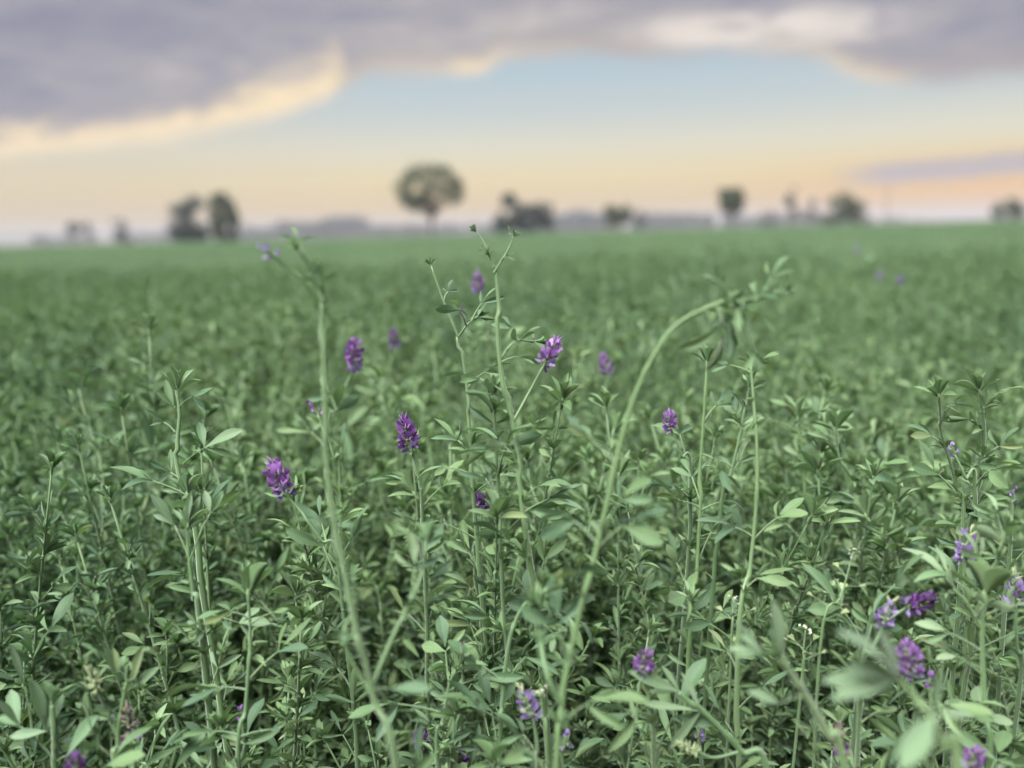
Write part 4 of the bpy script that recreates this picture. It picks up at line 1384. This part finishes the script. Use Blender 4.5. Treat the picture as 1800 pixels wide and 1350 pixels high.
# ------------------------------------------------------------------ shepherd's purse between the shoots
def heart_pod():
    v = [(0, 0, 0), (0.75, 0.42, 0.06), (1.0, 0.40, 0.0), (0.88, 0, 0.09), (1.0, -0.40, 0.0), (0.75, -0.42, 0.06), (0.88, 0, -0.09), (0.75, 0.42, -0.06), (0.75, -0.42, -0.06)]
    f = [(0, 1, 3), (1, 2, 3), (0, 3, 5), (3, 4, 5), (0, 6, 7), (7, 6, 2), (0, 8, 6), (8, 4, 6), (0, 7, 1), (7, 2, 1), (0, 5, 8), (5, 4, 8)]
    return T(v, f)


def white_flower():
    items = []
    for k in range(4):
        items.append((grid(2, 1, lambda t, s: (0.1 + 0.9 * t, (s - .5) * 0.7 * math.sin(math.pi * (0.2 + 0.7 * t)), 0.15 * t)), Matrix.Rotation(R(90 * k), 4, 'Z'), 0.0, 0))
    items.append((tube_t([Vector((0, 0, -0.6)), Vector((0, 0, -.1)), Vector((0, 0, 0.2))], [.1, .3, .15], 5), None, 0.0, 1))
    return join(items)


ME_POD = to_mesh('seed_pod', heart_pod(), [M_CALYX], False)
ME_WFL = to_mesh('white_flower', white_flower(), [M_WHITEP, M_BUD])


def purse(label, pix, seed, npod=8):
    rng = random.Random(seed)
    pts = [P(*q) for q in pix]
    ft = down_to_ground(pts[0], rng)
    root = empty('shepherds_purse', ft)
    rel = [p - ft for p in pts]
    path, rr = smooth_path([Vector((0, 0, 0)), rel[0] * 0.5] + rel, [.0011, .0010] + [.0009 - .0005 * i / (len(rel) - 1) for i in range(len(rel))], 5)
    obj('stem', to_mesh('stem', tube_t(path, rr, 5), [M_STEM]), root)
    vis = path[10:]
    a = rng.uniform(0, 360)
    for k in range(npod):
        p = vis[int((0.05 + 0.75 * k / npod) * (len(vis) - 1))]
        a += 137.5
        L = rng.uniform(.008, .012)
        M = Matrix.Translation(p) @ Matrix.Rotation(R(a), 4, 'Z') @ Matrix.Rotation(R(-rng.uniform(15, 40)), 4, 'Y')
        st = obj('pod_stalk', ME_PETIOLE, root, M @ Matrix.Diagonal((L, .008, .008, 1)))
        obj('seed_pod', ME_POD, root, M @ Matrix.Translation((L, 0, 0)) @ Matrix.Scale(.0055 * rng.uniform(.8, 1.1), 4))
    for k in range(9):
        M = Matrix.Translation(path[-1] + Vector((rng.uniform(-.004, .004), rng.uniform(-.004, .004), rng.uniform(-.004, .003)))) @ \
            Matrix.Rotation(R(rng.uniform(0, 360)), 4, 'Z') @ Matrix.Rotation(R(rng.uniform(-60, 60)), 4, 'Y') @ Matrix.Scale(.0010, 4)
        obj('white_flower', ME_WFL, root, M)
    tag(root, label, 'weed', 'white-flowered weeds in the crop')


purse('wiry weed with heart-shaped pods and white bud tip beyond the slim bare stem', [(1440, 1150, .53), (1478, 1050, .53), (1500, 970, .53)], 501)
purse('wiry white-tipped weed beside the loose lilac florets of arching stem', [(962, 1340, .49), (955, 1265, .49), (950, 1208, .49)], 502, 5)
purse('tiny wiry weed with white specks behind the yellowish knotted shoot', [(1408, 1210, .55), (1412, 1150, .55), (1416, 1108, .55)], 503, 6)
purse('small wiry weed with white specks at the foot of the slim bare stem', [(1285, 1150, .56), (1288, 1090, .56), (1290, 1052, .56)], 504, 5)

# ------------------------------------------------------------------ the nearest shoots of the crop, one by one
KINDS = [
    ('broad-leaved flowerless shoot near ', 'broad-leaved shoots of the near crop'),
    ('small-leaved crowded flowerless shoot near ', 'small-leaved shoots of the near crop'),
    ('sparse thick-stemmed flowerless shoot near ', 'sparse thick-stemmed shoots of the near crop'),
]


def build_near():
    rng = random.Random(2024)
    protos = []
    for kind, count in ((0, 8), (1, 6), (2, 5)):
        for k in range(count):
            root = empty('alfalfa_shoot', (0, 0, 0))
            if kind == 0:
                sh = gen_shoot(rng, 0.60, lean=0.15, size=0.0212, step=0.0195, lo=0.36, r=0.0012)
            elif kind == 1:
                sh = gen_shoot(rng, 0.60, lean=0.17, size=0.0158, step=0.0165, lo=0.44, r=0.0010)
            else:
                sh = gen_shoot(rng, 0.60, lean=0.11, size=0.0200, step=0.024, lo=0.38, r=0.0014)
            realise(root, sh, 6)
            tag(root, 'flowerless alfalfa shoot', 'plant', KINDS[kind][1])
            protos.append((kind, root, [False]))
    # positions: blue-noise-like darts in the wedge the lens sees
    pts = []
    tries = 0
    while len(pts) < 300 and tries < 60000:
        tries += 1
        y = math.sqrt(rng.uniform(FRONT ** 2, NEAR_END ** 2))
        x = rng.uniform(-1, 1) * (0.66 * y + 0.05)
        if y < FRONT + 0.05 + 0.04 * mnoise.noise(Vector((x * 6, 1, 1))):
            continue
        dm = 0.030
        if all((x - a) ** 2 + (y - b) ** 2 > dm * dm for a, b in pts):
            pts.append((x, y))
    for x, y in pts:
        kind, root, used = protos[rng.choices(range(len(protos)))[0]]
        if used[0]:
            o = copy_tree(root)
        else:
            o = root
            used[0] = True
        h = canopy_height(x, y) * rng.uniform(0.80, 1.07) * (1.07 if rng.random() < 0.15 else 1.0)
        # the front rank is lower, so that one looks in on the stems
        h -= 0.07 * max(0.0, 1 - (y - FRONT) / 0.22) * rng.uniform(0.3, 1.4)
        w = rng.uniform(0.9, 1.2)
        o.location = (x, y, 0)
        o.rotation_euler = (rng.uniform(-.10, .10), rng.uniform(-.10, .10), rng.uniform(0, 6.283))
        s = h / 0.60
        o.scale = (w, w, s)
        tipp = Vector((x, y, h * 0.92))
        best = min(LANDMARKS, key=lambda L: min((q - tipp).length_squared for q in L[1]))
        size_word = 'taller ' if h > 0.605 else ('mid-height ' if h > 0.545 else 'low ')
        lb = size_word + KINDS[kind][0] + best[0]
        for drop in ('crowded ', 'thick-stemmed ', 'flowerless ', 'standing ', 'blurred ', 'close ', 'small ', 'half-hidden ', 'mid-height ', 'taller ', 'low ', ' close', ' sharp', ' soft'):
            if len(lb.replace('-', ' ').split()) > 16:
                lb = lb.replace(drop, ' ' if drop.startswith(' ') else '').replace('  ', ' ')
        o['label'] = lb
    for kind, root, used in protos:
        if not used[0]:
            for ch in list(root.children_recursive):
                bpy.data.objects.remove(ch)
            bpy.data.objects.remove(root)


build_near()


# ------------------------------------------------------------------ air
def build_haze():
    m = bpy.data.materials.new('haze_air')
    m.use_nodes = True
    t = m.node_tree
    for n in list(t.nodes):
        t.nodes.remove(n)
    pv = t.nodes.new('ShaderNodeVolumePrincipled')
    pv.inputs['Color'].default_value = (0.44, 0.455, 0.51, 1)
    pv.inputs['Density'].default_value = HAZE
    pv.inputs['Anisotropy'].default_value = 0.0
    out = t.nodes.new('ShaderNodeOutputMaterial')
    t.links.new(pv.outputs[0], out.inputs['Volume'])
    x, y0, y1, z0, z1 = 6700.0, -6700.0, 6700.0, -1.5, 58.0
    v = [(-x, y0, z0), (x, y0, z0), (x, y1, z0), (-x, y1, z0), (-x, y0, z1), (x, y0, z1), (x, y1, z1), (-x, y1, z1)]
    f = [(0, 3, 2, 1), (4, 5, 6, 7), (0, 1, 5, 4), (1, 2, 6, 5), (2, 3, 7, 6), (3, 0, 4, 7)]
    o = obj('haze', to_mesh('haze', T(v, f), [m], False))
    tag(o, 'thin pale evening haze over the far field edge', 'haze', kind='stuff')


HAZE = 0.00032
build_haze()
